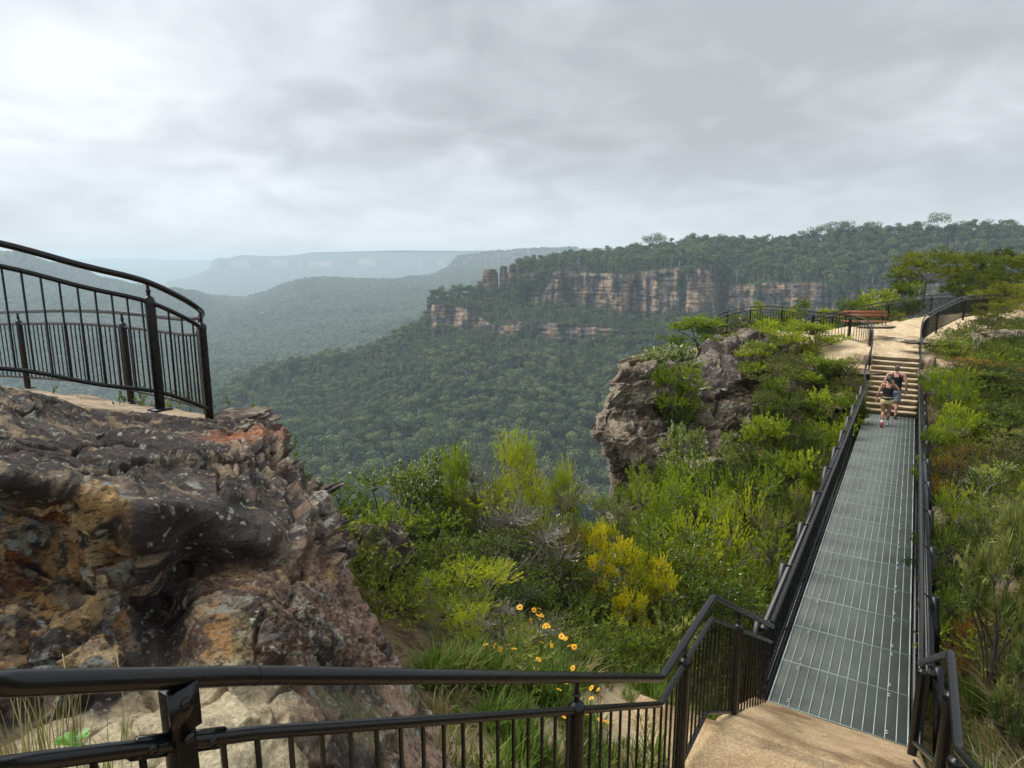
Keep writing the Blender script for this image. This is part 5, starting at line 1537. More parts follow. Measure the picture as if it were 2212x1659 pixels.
#        clumps, clump radius, sprigs, leaves, sprig length, leaf len, width, spread, upward pull, crown bottom, bark
SH = {
 'bright': (14, .28, 36, 18, .20, .055, .018, .55, .8, .25, M_stem_g),
 'mid':    (14, .29, 32, 16, .14, .055, .028, .85, .45, .18, M_stem_d),
 'dark':   (16, .29, 32, 15, .13, .055, .026, .9, .25, .08, M_stem_d),
 'olive':  (14, .28, 34, 15, .16, .048, .018, .75, .45, .15, M_stem_g),
 'rust':   (13, .28, 46, 16, .17, .036, .010, .5, .8, .10, M_stem_d),
 'yellow': (12, .24, 34, 18, .12, .048, .036, .9, .45, .25, M_stem_g),
 'twiggy': (15, .30, 34, 4, .20, .034, .012, .7, .6, .20, M_stem_g),
 'banksia':(16, .26, 10, 18, .12, .17, .034, 1.25, .7, .30, M_stem_d),
}
def bush_proto(kind, v, coarse=False):
    key = (kind, v, coarse)
    if key in PLANT: return PLANT[key]
    rg = np.random.default_rng((len(kind) * 31 + sum(map(ord, kind))) * 13 + v * 7 + int(coarse))
    base = 'mid' if kind == 'blossom' else kind
    nc, cr, ns, nl, sl, ll, lw, spr, upb, bot, bark = SH[base]
    H = 2.0
    C = []
    for i in range(nc * 30):
        a = rg.uniform(0, 2*PI); z = rg.uniform(bot, .93); rmax = .80 * math.sqrt(max(0, 1 - ((z - .38) / .62) ** 2)) if z > .38 else .80 * (.62 + z)
        r = rmax * math.sqrt(rg.uniform(.12, 1)); c = np.array([math.cos(a)*r, math.sin(a)*r, z * H])
        if all(np.linalg.norm((c - q) * [1, 1, .8]) > cr * .95 for q in C): C.append(c)
        if len(C) >= nc: break
    segs = []; tw = []; ck = []
    S0 = [np.array([rg.normal() * .10, rg.normal() * .10, -.1]) for _ in range(4)]
    for i, c in enumerate(C):
        R_ = cr * rg.uniform(.75, 1.25); s0 = S0[i % 4]
        mid_ = s0 * .5 + c * .5 + np.array([c[0] * -.15, c[1] * -.15, .08]) + rg.normal(size=3) * .06
        segs.append((smooth_path([s0, mid_, c - [0, 0, R_ * .35]], 3), .019, .007))
        for j in range(ns):
            d = rg.normal(size=3); d[2] = abs(d[2]) * .9 - .25; d /= np.linalg.norm(d)
            p = c + d * R_ * rg.uniform(.45, 1.0) * [1, 1, .75]
            ax = d * .8 + np.array([0, 0, upb]) + rg.normal(size=3) * .25; ax /= np.linalg.norm(ax)
            q = p + ax * sl * rg.uniform(.7, 1.4)
            tw.append((p, q, ax)); ck.append(i)
            if base in ('twiggy',) or j % 4 == 0: segs.append(([c - [0, 0, R_ * .4], (c + p) / 2 + rg.normal(size=3) * .03, p, q], .006, .002))
    ck = np.array(ck)
    f = 1.75 if coarse else 1.0
    n = max(2, int(nl * (.60 if coarse else 1)))
    V, Q, T = twig_leaves(tw, rg, n, ll * f, lw * f, spr, back=.5)
    ct = rg.permutation(np.linspace(.0, 1.0, len(C))); kk = np.repeat(ck, n)
    T = np.repeat(np.clip(ct[kk] * .75 + .12 + rg.uniform(-.13, .13, len(kk)), 0, 1), 4)
    hz = np.percentile(V[:, 2], 98); rx = np.percentile(np.hypot(V[:, 0], V[:, 1]), 95)
    sc = np.array([1/rx, 1/rx, 1/hz])
    mat = LM.get(base if base != 'twiggy' else 'olive')
    fol = mesh_np('foliage', V * sc, Q, mat, attrs={'tint': T})
    segs = [([np.array(q) * sc for q in pts], r / rx, r1 / rx) for pts, r, r1 in segs]
    st = stems_mesh(segs, bark)
    bl = None
    if kind in ('blossom', 'twiggy') or (kind in ('mid',) and v == 1):
        pk = rg.permutation(len(tw))[:int(len(tw) * (.8 if kind == 'blossom' else .25))]
        V2, Q2, T2 = twig_leaves([tw[i] for i in pk], rg, 9 if kind == 'blossom' else 4, .034 * f, .032 * f, 1.0, back=.0)
        bl = mesh_np('blossom', V2 * sc, Q2, LM['blossom'], attrs={'tint': T2})
    PLANT[key] = (fol, st, bl)
    return PLANT[key]

def plant(kind, px, ytop, D, wpx, label, group=None, name='shrub', zb=None, v=None, hmax=None):
    p = at(px, ytop, D); x, y = p[0], p[1]
    g = gz(x, y) - .08 if zb is None else zb
    h = max(p[2] - g, .5)
    if hmax: 
        if h > hmax: g = p[2] - hmax; h = hmax
    r = wpx / 2 / FOC * D * 1.08
    fol, st, bl = bush_proto(kind, rng.integers(0, 3) if v is None else v, D > 15)
    e = empty(name, (x, y, g), rng.uniform(0, 6.28)); e.scale = (r, r, h)
    tag(e, label, 'dead shrub' if kind == 'dead' else 'shrub' if name != 'tree' else 'tree', group)
    link('stems', st, e)
    link('foliage', fol, e)
    if bl: link('blossom', bl, e)
    return e

PL_ = [
 # middle foreground, left to right
 ('mid', 775, 1092, 9.2, 120, 'leafy green tea tree branch reaching furthest left over the valley'),
 ('blossom', 850, 1062, 9.6, 190, 'green tea tree full of small cream blossom at the left end of the middle scrub'),
 ('mid', 810, 1140, 9.0, 170, 'green shrub with dark stems low at the left end of the middle scrub'),
 ('blossom', 935, 1030, 10.2, 170, 'grey-green shrub dusted with cream blossom behind the left tea tree'),
 ('bright', 985, 1020, 9.8, 95, 'slim shrub with a flat lime-green top left of the tallest lime-green shoots'),
 ('bright', 1115, 990, 9.8, 130, 'tallest lime-green shoots in the middle of the picture against the dark forest'),
 ('twiggy', 1050, 1035, 10.2, 190, 'bare-looking grey twiggy shrub between the two lime-green tops'),
 ('twiggy', 1180, 1040, 10.8, 170, 'thin grey shrub with few leaves right of the tallest lime-green shoots'),
 ('bright', 1215, 1045, 10.4, 70, 'single small lime-green shoot right of the thin grey shrub'),
 ('mid', 1000, 1110, 9.6, 240, 'broad olive shrub under the tallest lime-green shoots'),
 ('twiggy', 1120, 1130, 9.3, 230, 'tangled grey shrub with black stems in the centre of the middle scrub'),
 ('mid', 1220, 1095, 11.0, 160, 'olive shrub under the single small lime-green shoot'),
 ('dark', 900, 1190, 9.0, 220, 'dark green shrub below the cream-blossomed tea tree'),
 ('dark', 830, 1300, 8.2, 130, 'low dark shrub beside the shaded boulder at the foot of the rock spine'),
 ('dark', 1080, 1210, 8.7, 240, 'dark shrub behind the low yellow-green shrubs above the flowers'),
 ('bright', 1035, 1228, 7.2, 190, 'yellow-green feathery shrub above the orange flowers'),
 ('bright', 950, 1252, 7.2, 110, 'small yellow-green shrub left of the feathery one above the flowers'),
 ('bright', 935, 1330, 6.6, 150, 'low yellow-green shrub nearest the rock spine, left of the flowers'),
 ('bright', 1125, 1385, 6.4, 70, 'knee-high lime shrub among the orange flowers'),
 ('olive', 1030, 1330, 6.9, 170, 'thin olive shrub among the orange flowers'),
 ('rust', 1235, 1190, 9.4, 110, 'brownish heath shrub between the grey tangle and the mustard-yellow shrub'),
 ('dark', 1260, 1270, 8.6, 130, 'dark green shrub just left of the mustard-yellow shrub'),
 ('mid', 1345, 1012, 15.0, 110, 'green shrub growing at the foot of the overhanging outcrop'),
 ('olive', 1300, 1085, 12.4, 130, 'olive-brown shrub around the pale dead stem'),
 ('mid', 1390, 1085, 12.4, 150, 'orange-tinged green shrub right of the pale dead stem'),
 ('bright', 1470, 1050, 13.4, 150, 'bright yellow-green shrub left of the big lime shrub before the bridge'),
 ('mid', 1550, 1018, 14.4, 150, 'soft green feathery shrub at the top of the lime shrubs before the bridge'),
 ('bright', 1620, 1040, 13.8, 150, 'big lime-green shrub nearest the left bridge railing'),
 ('bright', 1540, 1105, 12.0, 190, 'wide lime-green shrub in front of the feathery green one'),
 ('olive', 1670, 1120, 13.0, 110, 'olive shrub pressed against the left bridge railing'),
 ('mid', 1450, 1150, 11.2, 160, 'mid-green shrub below the bright yellow-green one'),
 ('mid', 1610, 1170, 11.4, 170, 'leafy green shrub below the big lime-green shrub by the bridge'),
 ('mid', 1530, 1230, 10.2, 190, 'tall green shrub with thin trunks just behind the stair railing peak'),
 ('olive', 1630, 1280, 10.4, 120, 'olive shrub between the stair railing peak and the bridge railing'),
 ('yellow', 1305, 1148, 9.2, 75, 'smallest mustard-yellow shrub, highest and furthest left of the yellow ones'),
 ('yellow', 1350, 1182, 8.8, 120, 'mustard-yellow shrub in the middle of the green scrub'),
 ('yellow', 1422, 1212, 9.0, 90, 'right-hand mustard-yellow shrub among green leaves'),
 ('yellow', 1372, 1300, 8.4, 60, 'pale yellow sprig hanging below the mustard-yellow shrubs'),
 ('mid', 1445, 1262, 9.2, 150, 'round-leaved green shrub right of the yellow shrubs'),
 ('dark', 1385, 1290, 9.0, 190, 'dark green shrub behind the mustard-yellow shrubs'),
 ('mid', 1325, 1370, 7.6, 110, 'small green leafy shrub below the yellow shrubs behind the grass'),
 ('dark', 1490, 1345, 8.8, 130, 'dark green shrub right behind the rising stair handrail'),
 ('mid', 1410, 1390, 7.8, 90, 'small green shrub at the left foot of the rising stair handrail'),
 ('dark', 1590, 1310, 9.4, 130, 'dark shrub behind the balusters under the stair railing peak'),
 # among the flowers
 ('olive', 1180, 1345, 6.9, 130, 'thin green shrub among the flowers left of the dark leafy shrub'),
 ('mid', 1255, 1385, 6.9, 110, 'small leafy green shrub between the flowers and the mustard-yellow shrub'),
 ('bright', 1010, 1400, 6.2, 90, 'low lime shrub just above the near handrail at the left of the flowers'),
 ('dark', 1110, 1300, 7.7, 150, 'dark shrub rising behind the orange flowers'),
 ('twiggy', 1090, 1340, 6.6, 150, 'brown twiggy shrub in the middle of the flower patch'),
 ('rust', 885, 1385, 6.6, 70, 'small brownish shrub at the foot of the long rock spine'),
 ('dark', 875, 1330, 7.3, 110, 'dark shrub tucked against the long rock spine'),
 ('olive', 930, 1415, 5.9, 60, 'small olive shrub left of the near flowers by the rock spine'),
 # on and around the outcrop
 ('mid', 1515, 686, 29.0, 130, 'dense bright green shrub at the left end of the far lookout railing'),
 ('olive', 1590, 682, 29.2, 70, 'tall loose shrub growing up through the left end of the far lookout railing'),
 ('blossom', 1445, 752, 25.2, 120, 'pale yellow-green blossoming shrub on top of the overhanging outcrop'),
 ('mid', 1450, 795, 23.4, 115, 'fresh green shrub in the middle of the overhanging outcrop'),
 ('rust', 1372, 788, 24.8, 50, 'small brownish shrub at the left shoulder of the outcrop'),
 ('dark', 1400, 810, 24.0, 70, 'dark shrub between the brownish one and the fresh green one on the outcrop'),
 ('bright', 1690, 692, 26.6, 100, 'golden-green rounded shrub in front of the far lookout railing'),
 ('mid', 1760, 700, 26.6, 100, 'light green loose shrub reaching up in front of the far curved railing'),
 ('mid', 1640, 740, 25.8, 70, 'green shrub right of the top of the sloping rock slab'),
 ('blossom', 1600, 915, 20.6, 60, 'cream-flowered shrub at the lower right of the outcrop'),
 ('blossom', 1480, 925, 20.4, 80, 'pale flowered shrub hanging over the face of the outcrop'),
 # right of the bridge
 ('mid', 2035, 735, 26.0, 90, 'grey-green shrub at the upper edge of the bare soil right of the far steps'),
 ('rust', 2120, 775, 22.5, 140, 'brown-green shrub below the white dead branch'),
 ('bright', 2060, 800, 20.5, 100, 'bright green shrub right of the far steps'),
 ('bright', 2075, 880, 17.6, 110, 'lime-green shrub right of the far end of the bridge'),
 ('dark', 2170, 800, 21.0, 130, 'dark shrub at the right picture edge below the pink rock shelf'),
 ('dark', 2150, 880, 17.5, 130, 'dark green shrub right of the lime-green shrub at the far bridge end'),
 ('olive', 2200, 930, 16.0, 120, 'olive shrub at the right edge above the pale flowering one'),
 ('mid', 2030, 930, 15.6, 80, 'green shrub leaning beside the right bridge railing near its far end'),
 ('rust', 2080, 960, 14.6, 140, 'brownish shrub between the right railing and the pale flowering shrub'),
 ('blossom', 2150, 1005, 13.4, 110, 'pale flowering shrub with bare white branches at the right'),
 ('bright', 2075, 1062, 12.2, 110, 'yellowish feathery shrub in front of the pale flowering one'),
 ('olive', 2160, 1075, 11.8, 150, 'olive shrub behind the long-leaved shrub'),
 ('dark', 2040, 1130, 11.0, 110, 'dark shrub right of the concrete footing'),
 ('dark', 2110, 1170, 10.0, 150, 'dark green shrub left of the long-leaved shrub'),
 ('mid', 2035, 1230, 9.4, 90, 'green shrub touching the right bridge railing below the concrete footing'),
 ('dark', 2080, 1290, 8.9, 130, 'dark low shrub between the bridge and the rust-coloured shrub'),
 ('rust', 2120, 1312, 8.4, 110, 'rust-orange heath shrub at the right'),
 ('rust', 2185, 1290, 8.8, 110, 'dull brown-orange heath shrub behind the rust-orange one at the right edge'),
 ('banksia', 2200, 1105, 7.6, 140, 'large shrub with long narrow upright leaves at the right edge'),
 ('banksia', 2225, 1390, 6.9, 90, 'grey-green long-leaved shrub below the large one at the right edge'),
]
for a in PL_:
    kd, px_, yt, D_, w_, lb = a
    if 7.9 < D_ < 13 and px_ < 1300: yt -= 40; w_ *= 1.15
    elif D_ < 15 and px_ < 1700: yt -= 8; w_ *= 1.15
    elif D_ > 19: w_ *= 1.18
    plant(kd, px_, yt, D_, w_, lb)
# dense scrub between the outcrop and the bridge: the same kinds close together
for kd, px, y, D, w_ in [('olive', 1700, 772, 24.2, 120), ('mid', 1770, 770, 23.8, 110), ('olive', 1835, 775, 23.4, 80), ('dark', 1720, 850, 21.4, 120), ('mid', 1790, 850, 20.8, 110),
                         ('mid', 1845, 850, 21.0, 60), ('olive', 1660, 850, 22.0, 70), ('mid', 1660, 905, 19.4, 120), ('dark', 1745, 925, 18.6, 120), ('mid', 1815, 915, 19.4, 80), ('olive', 1600, 985, 18.0, 110),
                         ('dark', 1650, 985, 17.4, 110), ('mid', 1720, 985, 16.6, 110), ('mid', 1450, 1005, 19.4, 80), ('olive', 1400, 1030, 19.8, 80), ('dark', 1500, 1010, 17.4, 110), ('olive', 1780, 990, 16.6, 90),
                         ('dark', 1560, 1010, 16.2, 110), ('mid', 1670, 820, 22.8, 70), ('dark', 1680, 1050, 15.0, 90), ('olive', 1740, 1060, 15.0, 80)]:
    plant(kd, px, y, D, w_, {'olive': 'olive-grey shrub in the dense scrub between the rock outcrop and the bridge', 'mid': 'mid-green shrub in the dense scrub between the rock outcrop and the bridge',
                             'dark': 'darkest green shrub in the dense scrub between the rock outcrop and the bridge'}[kd],
          'shrubs between the outcrop and the bridge')
for px, y, D, w_ in [(1735, 650, 34, 45), (1790, 668, 33.5, 50), (1850, 645, 35.5, 70), (1905, 628, 37, 90), (1955, 612, 39.5, 80), (1640, 655, 33, 40), (1700, 668, 33, 50)]:
    plant('mid', px, y, D, w_, 'green shrub showing above the far railing behind the bench', 'shrubs behind the far railing', hmax=3.2)

# ---- trees at the upper right
def tree_mesh(seed, umbrella):
    rg = np.random.default_rng(seed); C = []; segs = []; tw = []; ck = []
    nc = 30 if umbrella else 34
    for i in range(900):
        a = rg.uniform(0, 2*PI)
        if umbrella: r = 2.0 * math.sqrt(rg.uniform(.0, 1)); z = 3.9 - .30 * r * r + rg.uniform(-1.6, .1)
        else: z = rg.uniform(1.0, 4.0); r = 2.0 * math.sqrt(rg.uniform(.05, 1)) * math.sqrt(max(.05, 1 - ((z - 2.2) / 2.1) ** 2))
        c = np.array([math.cos(a)*r, math.sin(a)*r, z])
        if all(np.linalg.norm(c - q) > .50 for q in C): C.append(c)
        if len(C) >= nc: break
    for i, c in enumerate(C):
        fork = np.array([rg.normal() * .12, rg.normal() * .12, 1.5 if umbrella else .7])
        if i < 8: segs.append((smooth_path([(rg.normal() * .1, rg.normal() * .1, -.5), fork, fork * .4 + c * .6 + rg.normal(size=3) * .12, c], 3), .042, .013))
        else: segs.append((smooth_path([fork, fork * .45 + c * .55 + rg.normal(size=3) * .15, c], 3), .022, .008))
        R_ = .46 * rg.uniform(.8, 1.2)
        for j in range(34):
            d = rg.normal(size=3); d[2] = abs(d[2]) - .35; d /= np.linalg.norm(d)
            p = c + d * R_ * rg.uniform(.4, 1) * [1, 1, .7]; ax = d + [0, 0, .4]; ax /= np.linalg.norm(ax)
            tw.append((p, p + ax * .2 * rg.uniform(.7, 1.4), ax)); ck.append(i)
    V, Q, T = twig_leaves(tw, rg, 13, .14, .05, .8)
    ct = rg.uniform(0, 1, len(C)); T = np.repeat(np.clip(ct[np.repeat(np.array(ck), 13)] * .7 + .15 + rg.uniform(-.12, .12, len(ck) * 13), 0, 1), 4)
    hz = np.percentile(V[:, 2], 99.3); rx = np.percentile(np.hypot(V[:, 0], V[:, 1]), 95)
    sc = np.array([1/rx, 1/rx, 1/hz])
    segs = [([np.array(q) * sc for q in pts], r / rx, r1 / rx) for pts, r, r1 in segs]
    return mesh_np('crown', V * sc, Q, LM['gum'], attrs={'tint': T}), stems_mesh(segs, M_stem_g, 'trunk')
TM = [tree_mesh(1, True), tree_mesh(2, False), tree_mesh(3, False)]
for k, px, y, D, w_, yb, lb in [
    (0, 2008, 540, 42, 140, 655, 'umbrella-shaped small tree with a pale forked trunk behind the far railing'),
    (1, 1958, 590, 43, 60, 650, 'low leafy tree left of the umbrella-shaped one'),
    (1, 2082, 552, 44, 100, 660, 'loose tree just right of the umbrella-shaped one'),
    (2, 2150, 540, 42, 120, 665, 'tall olive tree at the upper right between two others'),
    (1, 2212, 552, 38, 150, 680, 'olive tree cut off by the right picture edge, highest of the ones there'),
    (2, 2115, 590, 39, 90, 660, 'small tree behind the end of the sandy path'),
    (2, 2190, 610, 34, 130, 700, 'dark bushy tree overhanging the end of the sandy path'),
    (1, 2140, 655, 31.5, 90, 715, 'bushy small tree over the end of the right-hand path railing')]:
    p = at(px, y, D); b0 = at(px, yb, D); e = empty('tree', (p[0], p[1], b0[2])); r = w_/2/FOC*D * 1.1
    e.scale = (r, r, p[2] - b0[2]); e.rotation_euler = (0, 0, rng.uniform(0, 6)); tag(e, lb, 'tree')
    link('trunk', TM[k][1], e); link('crown', TM[k][0], e)

# ---- dead wood
def dead(px, ytop, D, wpx, label, seed, mat=None, lv=2, r0=.02, zb=None):
    rg = np.random.default_rng(seed); p = at(px, ytop, D); g = gz(p[0], p[1]) - .1 if zb is None else zb; h = max(p[2] - g, .6)
    segs, tw = grow(rg, h * .85, wpx/2/FOC*D, stems=3, lv=lv, up=.25, bend=.9, split=(2, 3), r0=r0)
    o = link('dead_shrub', stems_mesh(segs, mat or M_stem_w, 'dead_shrub'), loc=(p[0], p[1], g))
    tag(o, label, 'dead shrub')
dead(1488, 722, 24.7, 90, 'bleached leafless branches beside the dense bright green shrub on the outcrop', 5, lv=3, r0=.035, zb=at(1488, 800, 24.7)[2])
dead(1318, 1090, 11.6, 45, 'tall pale dead stem standing in the scrub below the outcrop', 6, lv=2, r0=.03)
dead(1345, 1120, 11.0, 30, 'second shorter bleached stem right of the tall pale dead stem', 16, lv=1, r0=.025)
dead(2112, 692, 26.0, 60, 'white dead branch in front of the pink rock shelf at the right', 7, lv=2, r0=.04)
dead(2172, 1000, 12.9, 80, 'white bare branches in the pale flowering shrub', 8, lv=3, r0=.025)
dead(2190, 1425, 6.6, 60, 'thin bare twig above the dry grass at the lower right', 9, lv=1, r0=.006)
dead(1165, 1060, 10.1, 110, 'grey leafless shrub in the centre of the middle scrub', 10, M_stem_g, 3, .022)
dead(1010, 1050, 9.9, 110, 'grey leafless twigs under the flat lime-green top', 11, M_stem_g, 3, .020)
dead(1140, 1235, 8.2, 170, 'black burnt-looking branches above the orange flowers', 12, M_stem_d, 3, .022)
dead(1190, 1500, 5.6, 60, 'thin dark branch in the grass behind the near railing post', 13, M_stem_d, 2, .010)

# ---- low scrub that covers the soil
COLU = bpy.data.collections.new('undergrowth_kinds')
def tuft_mesh(seed, kind, n=900):
    rg = np.random.default_rng(seed)
    C = rg.normal(size=(7, 3)) * [.24, .24, .07] + [0, 0, .20]; R = np.tile([.20, .20, .18], (7, 1))
    P, d, k = blob_points(n // 12, C, R, rg)
    tw = [(p - dd * .05, p + (dd + [0, 0, .5]) * .07, dd) for p, dd in zip(P, d)]
    V, Q, T = twig_leaves(tw, rg, 12, .05, .017, .8)
    return mesh_np('low_scrub', V, Q, LM[kind], attrs={'tint': T})
def grass_mesh(seed, kind, n=110, h=.33, lean=.6, wm=1.0):
    rg = np.random.default_rng(seed)
    V = []; Q = []; T = []
    for i in range(n):
        a = rg.uniform(0, 2*PI); r = .13 * math.sqrt(rg.uniform()); b_ = np.array([math.cos(a)*r, math.sin(a)*r, -.03])
        a2 = a + rg.normal() * .8; L = h * rg.uniform(.5, 1.2); ln = lean * rg.uniform(.2, 1.3); w_ = rg.uniform(.005, .012) * wm
        sd_ = np.array([-math.sin(a2), math.cos(a2), 0]) * w_; o = len(V); t_ = rg.uniform()
        for j, s in enumerate((0, .35, .7, 1.0)):
            c = b_ + np.array([math.cos(a2), math.sin(a2), 0]) * ln * L * s * s + np.array([0, 0, L * s * (1 - .35 * ln * s)])
            k = (1, .9, .6, .08)[j]; V += [c - sd_ * k, c + sd_ * k]; T += [t_, t_]
        Q += [[o + 2*j, o + 2*j + 1, o + 2*j + 3, o + 2*j + 2] for j in range(3)]
    return mesh_np('grass_tuft', np.array(V), np.array(Q), LM[kind], attrs={'tint': np.array(T)})
for i, kd in enumerate(('litter', 'dark', 'olive', 'litter', 'mid', 'dark')):
    COLU.objects.link(bpy.data.objects.new('low_scrub_kind', tuft_mesh(600 + i, kd)))
COLG = bpy.data.collections.new('grass_kinds')
for i, kd in enumerate(('grass', 'grass', 'grass', 'straw')):
    COLG.objects.link(bpy.data.objects.new('grass_kind', grass_mesh(700 + i, kd, 60)))
COLS = bpy.data.collections.new('dry_grass_kinds')
for i, kd in enumerate(('straw', 'straw', 'grass')):
    COLS.objects.link(bpy.data.objects.new('dry_grass_kind', grass_mesh(720 + i, kd, 80, .45, .7)))
bx, by = LN[:2]
def on_walk(x, y):
    s = (x - LN[0]) * BD[0] + (y - LN[1]) * BD[1]; t = (x - LN[0]) * BN[0] + (y - LN[1]) * BN[1]
    near = (s > -2.9) & (s < .3) & (t > -.45) & (t < BW + .35)
    far = (s > 0) & (s < BL + 4.5) & (t > -.45) & (t < BW + .45)
    s1 = (x + 1.15) * fd[0] + (y - 1.15) * fd[1]; t1 = (x + 1.15) * fr[0] + (y - 1.15) * fr[1]
    fl = (s1 > -3) & (s1 < 4.2) & (t1 > -.2) & (t1 < 1.9)
    return near | far | fl
def scatter_ground(name, coll, npro, N, xr, yr, dens, smin, smax):
    X = rng.uniform(*xr, N); Y = rng.uniform(*yr, N)
    Z = np.array([gz(a, b_) for a, b_ in zip(X, Y)])
    i = np.clip(np.searchsorted(xs, X), 0, len(xs)-1); j = np.clip(np.searchsorted(ys, Y), 0, len(ys)-1)
    P = np.stack([X, Y, Z], 1); pr = proj(P)
    k = dens(X, Y, Z, pr, sand[i, j], slope[i, j]) > rng.uniform(0, 1, N)
    k &= ~on_walk(X, Y) & (pr[:, 2] > 1.5) & (pr[:, 0] > -150) & (pr[:, 0] < 2400)
    P = P[k]
    return scatter(name, P - [0, 0, .04], rng.uniform(smin, smax, len(P)), rng.uniform(0, 6.28, len(P)), coll, npro, None)
def d_scrub(X, Y, Z, pr, sd_, sl):
    d = (1 - sd_) * (sl < 3.5) * ~((pr[:, 0] < 560) & (pr[:, 1] < 960))
    d = d * np.where(pr[:, 2] < 7.4, np.where(pr[:, 0] > 2000, .15, np.where(pr[:, 0] < 1000, .8, .3)), 1) * ~((pr[:, 0] > 1285) & (pr[:, 0] < 1590) & (pr[:, 1] > 770) & (pr[:, 1] < 1000))
    return d * (Y < 46) * (Z > -8)
scatter_ground('undergrowth', COLU, 6, 9500, (-7, 36), (5, 44), d_scrub, .55, 1.45)
def d_grass(X, Y, Z, pr, sd_, sl):
    m = (pr[:, 0] > 905) & (pr[:, 0] < 1640) & (pr[:, 1] > 1420) & (pr[:, 2] < 8.5) 
    return m * (1 - sd_ * .75) * (.12 + .6 * sstep(-.1, .15, fbm(np.stack([X, Y, 0*X], 1) * 1.2, 3)))
scatter_ground('grass', COLG, 4, 9000, (-1.5, 5.0), (3.2, 9.5), d_grass, .45, 1.05)
def d_dry(X, Y, Z, pr, sd_, sl):
    m = (pr[:, 0] > 1995) & (pr[:, 2] < 9.0) & (pr[:, 1] > 1330)
    return m * .8
scatter_ground('dry_grass', COLS, 3, 5000, (3.5, 8.5), (3.0, 9.5), d_dry, .45, 1.15)

# ---- orange-yellow flowers in the grass
M_petal = simple('orange_yellow_petals', (.85, .42, .010), .6, 0, .25, 40); M_fstem = simple('green_flower_stalk', (.08, .13, .03), .7, 0, .2, 20); M_eye = simple('flower_centre', (.35, .12, .01), .8, 0, .2, 40)
def flower(px, py, D, s=1.0):
    p = at(px, py, D); g = gz(p[0], p[1]); h = max(p[2] - g, .25)
    e = empty('wildflower', (p[0], p[1], p[2] - h), rng.uniform(0, 6)); 
    tag(e, 'orange-yellow daisy-like flower on a thin stalk in the grass behind the near railing', 'flower', 'orange-yellow flowers in the grass')
    b_ = rng.normal(size=2) * .06
    MB().tube([(b_[0], b_[1], 0), (b_[0] * .3, b_[1] * .3, h * .6), (0, 0, h)], [.004, .003, .0025], 4, False).build('stalk', M_fstem, e)
    m = MB(); tl = rng.normal(size=2) * .35
    R = np.array(Matrix.Rotation(tl[0] - .5, 3, 'X') @ Matrix.Rotation(tl[1], 3, 'Y'))
    for k in range(8):
        a = k * PI / 4 + rng.uniform(-.1, .1); L = .024 * s * rng.uniform(.85, 1.15)
        d = np.array([math.cos(a), math.sin(a), .0]); q = np.array([-math.sin(a), math.cos(a), 0]) * .0085 * s
        V = np.array([d*.004, d*L*.55 + q + [0, 0, .006*s], d*L + q*.8 + [0, 0, .004*s], d*L*1.04 + [0, 0, .001], d*L - q*.8 + [0, 0, .004*s], d*L*.55 - q + [0, 0, .006*s]]) @ R.T + [0, 0, h]
        m.add(V, [[0, 1, 4, 5], [1, 2, 3, 4]])
    pe = m.build('petals', M_petal, e)
    MB().lathe((0, 0, h), [(.008*s, 0), (.007*s, .006*s), (.001, .009*s)], 7, R @ np.array([0, 0, 1])).build('flower_centre', M_eye, pe)
FLW = [(990,1408),(1003,1412),(1010,1448),(1048,1393),(1065,1400),(1072,1392),(1098,1394),(1120,1312),(1155,1318),(1168,1330),(1148,1340),(1165,1425),(1180,1352),(1188,1388),(1190,1395),(1212,1375),(1220,1380),(1216,1370),(1235,1395),(1240,1443),
       (1238,1462),(1272,1545),(1280,1530),(1295,1555),(1290,1490),(1270,1440),(1300,1505),(1255,1528),(1262,1536),(1248,1540),(1222,1545),(1205,1490),(1160,1330),(1028,1470),(1080,1404),(1310,1560)]
FLW += [(x_ + dx_, y_ + dy_) for (x_, y_), dx_, dy_ in zip(FLW[::2], rng.uniform(-28, 28, 99), rng.uniform(-22, 14, 99))]
for x_, y_ in FLW:
    Dg = float(np.interp(y_, [1310, 1400, 1560], [6.2, 5.7, 5.0]))
    flower(x_ + rng.uniform(-3, 3), y_, Dg + rng.uniform(-.2, .2), rng.uniform(.75, 1.2))

# ---- small plants in front of the boulder at the lower left
rgx = np.random.default_rng(5)
pz = at(155, 1612, 2.05); m = MB()
for k in range(13):
    a = k * 2.4; L = rgx.uniform(.05, .075); el = rgx.uniform(.35, .9)
    d = np.array([math.cos(a)*math.cos(el), math.sin(a)*math.cos(el), math.sin(el)]); q = np.array([-math.sin(a), math.cos(a), 0]) * L * .17
    V = np.array([[0,0,0], d*L*.5+q, d*L*.85+q*.7-[0,0,.004], d*L-[0,0,.010], d*L*.85-q*.7-[0,0,.004], d*L*.5-q])
    m.add(V, [[0,1,4,5],[1,2,3,4]])
o = link('leafy_weed', m.mesh('leafy_weed', simple('bright_weed_leaf', (.10, .26, .025), .5, 0, .2, 30)), loc=pz); tag(o, 'small bright green rosette of leaves at the foot of the boulder, lower left', 'weed')
for (px, py, D, hh, sc_, kd, lb) in [(100, 1640, 2.0, .34, 1.0, 'straw', 'thin dry grass tuft left of the green rosette'), (60, 1645, 2.05, .3, .8, 'straw', 'sparse dry grass at the lower left corner'), (215, 1650, 2.1, .16, .7, 'grass', 'short green grass tuft right of the thin dry one at the lower left')]:
    me = grass_mesh(int(px), kd, 34, hh, .35, .28)
    o = link('grass_tuft', me, loc=at(px, py, D)); o.scale = (.8, .8, 1); tag(o, lb, 'grass tuft')
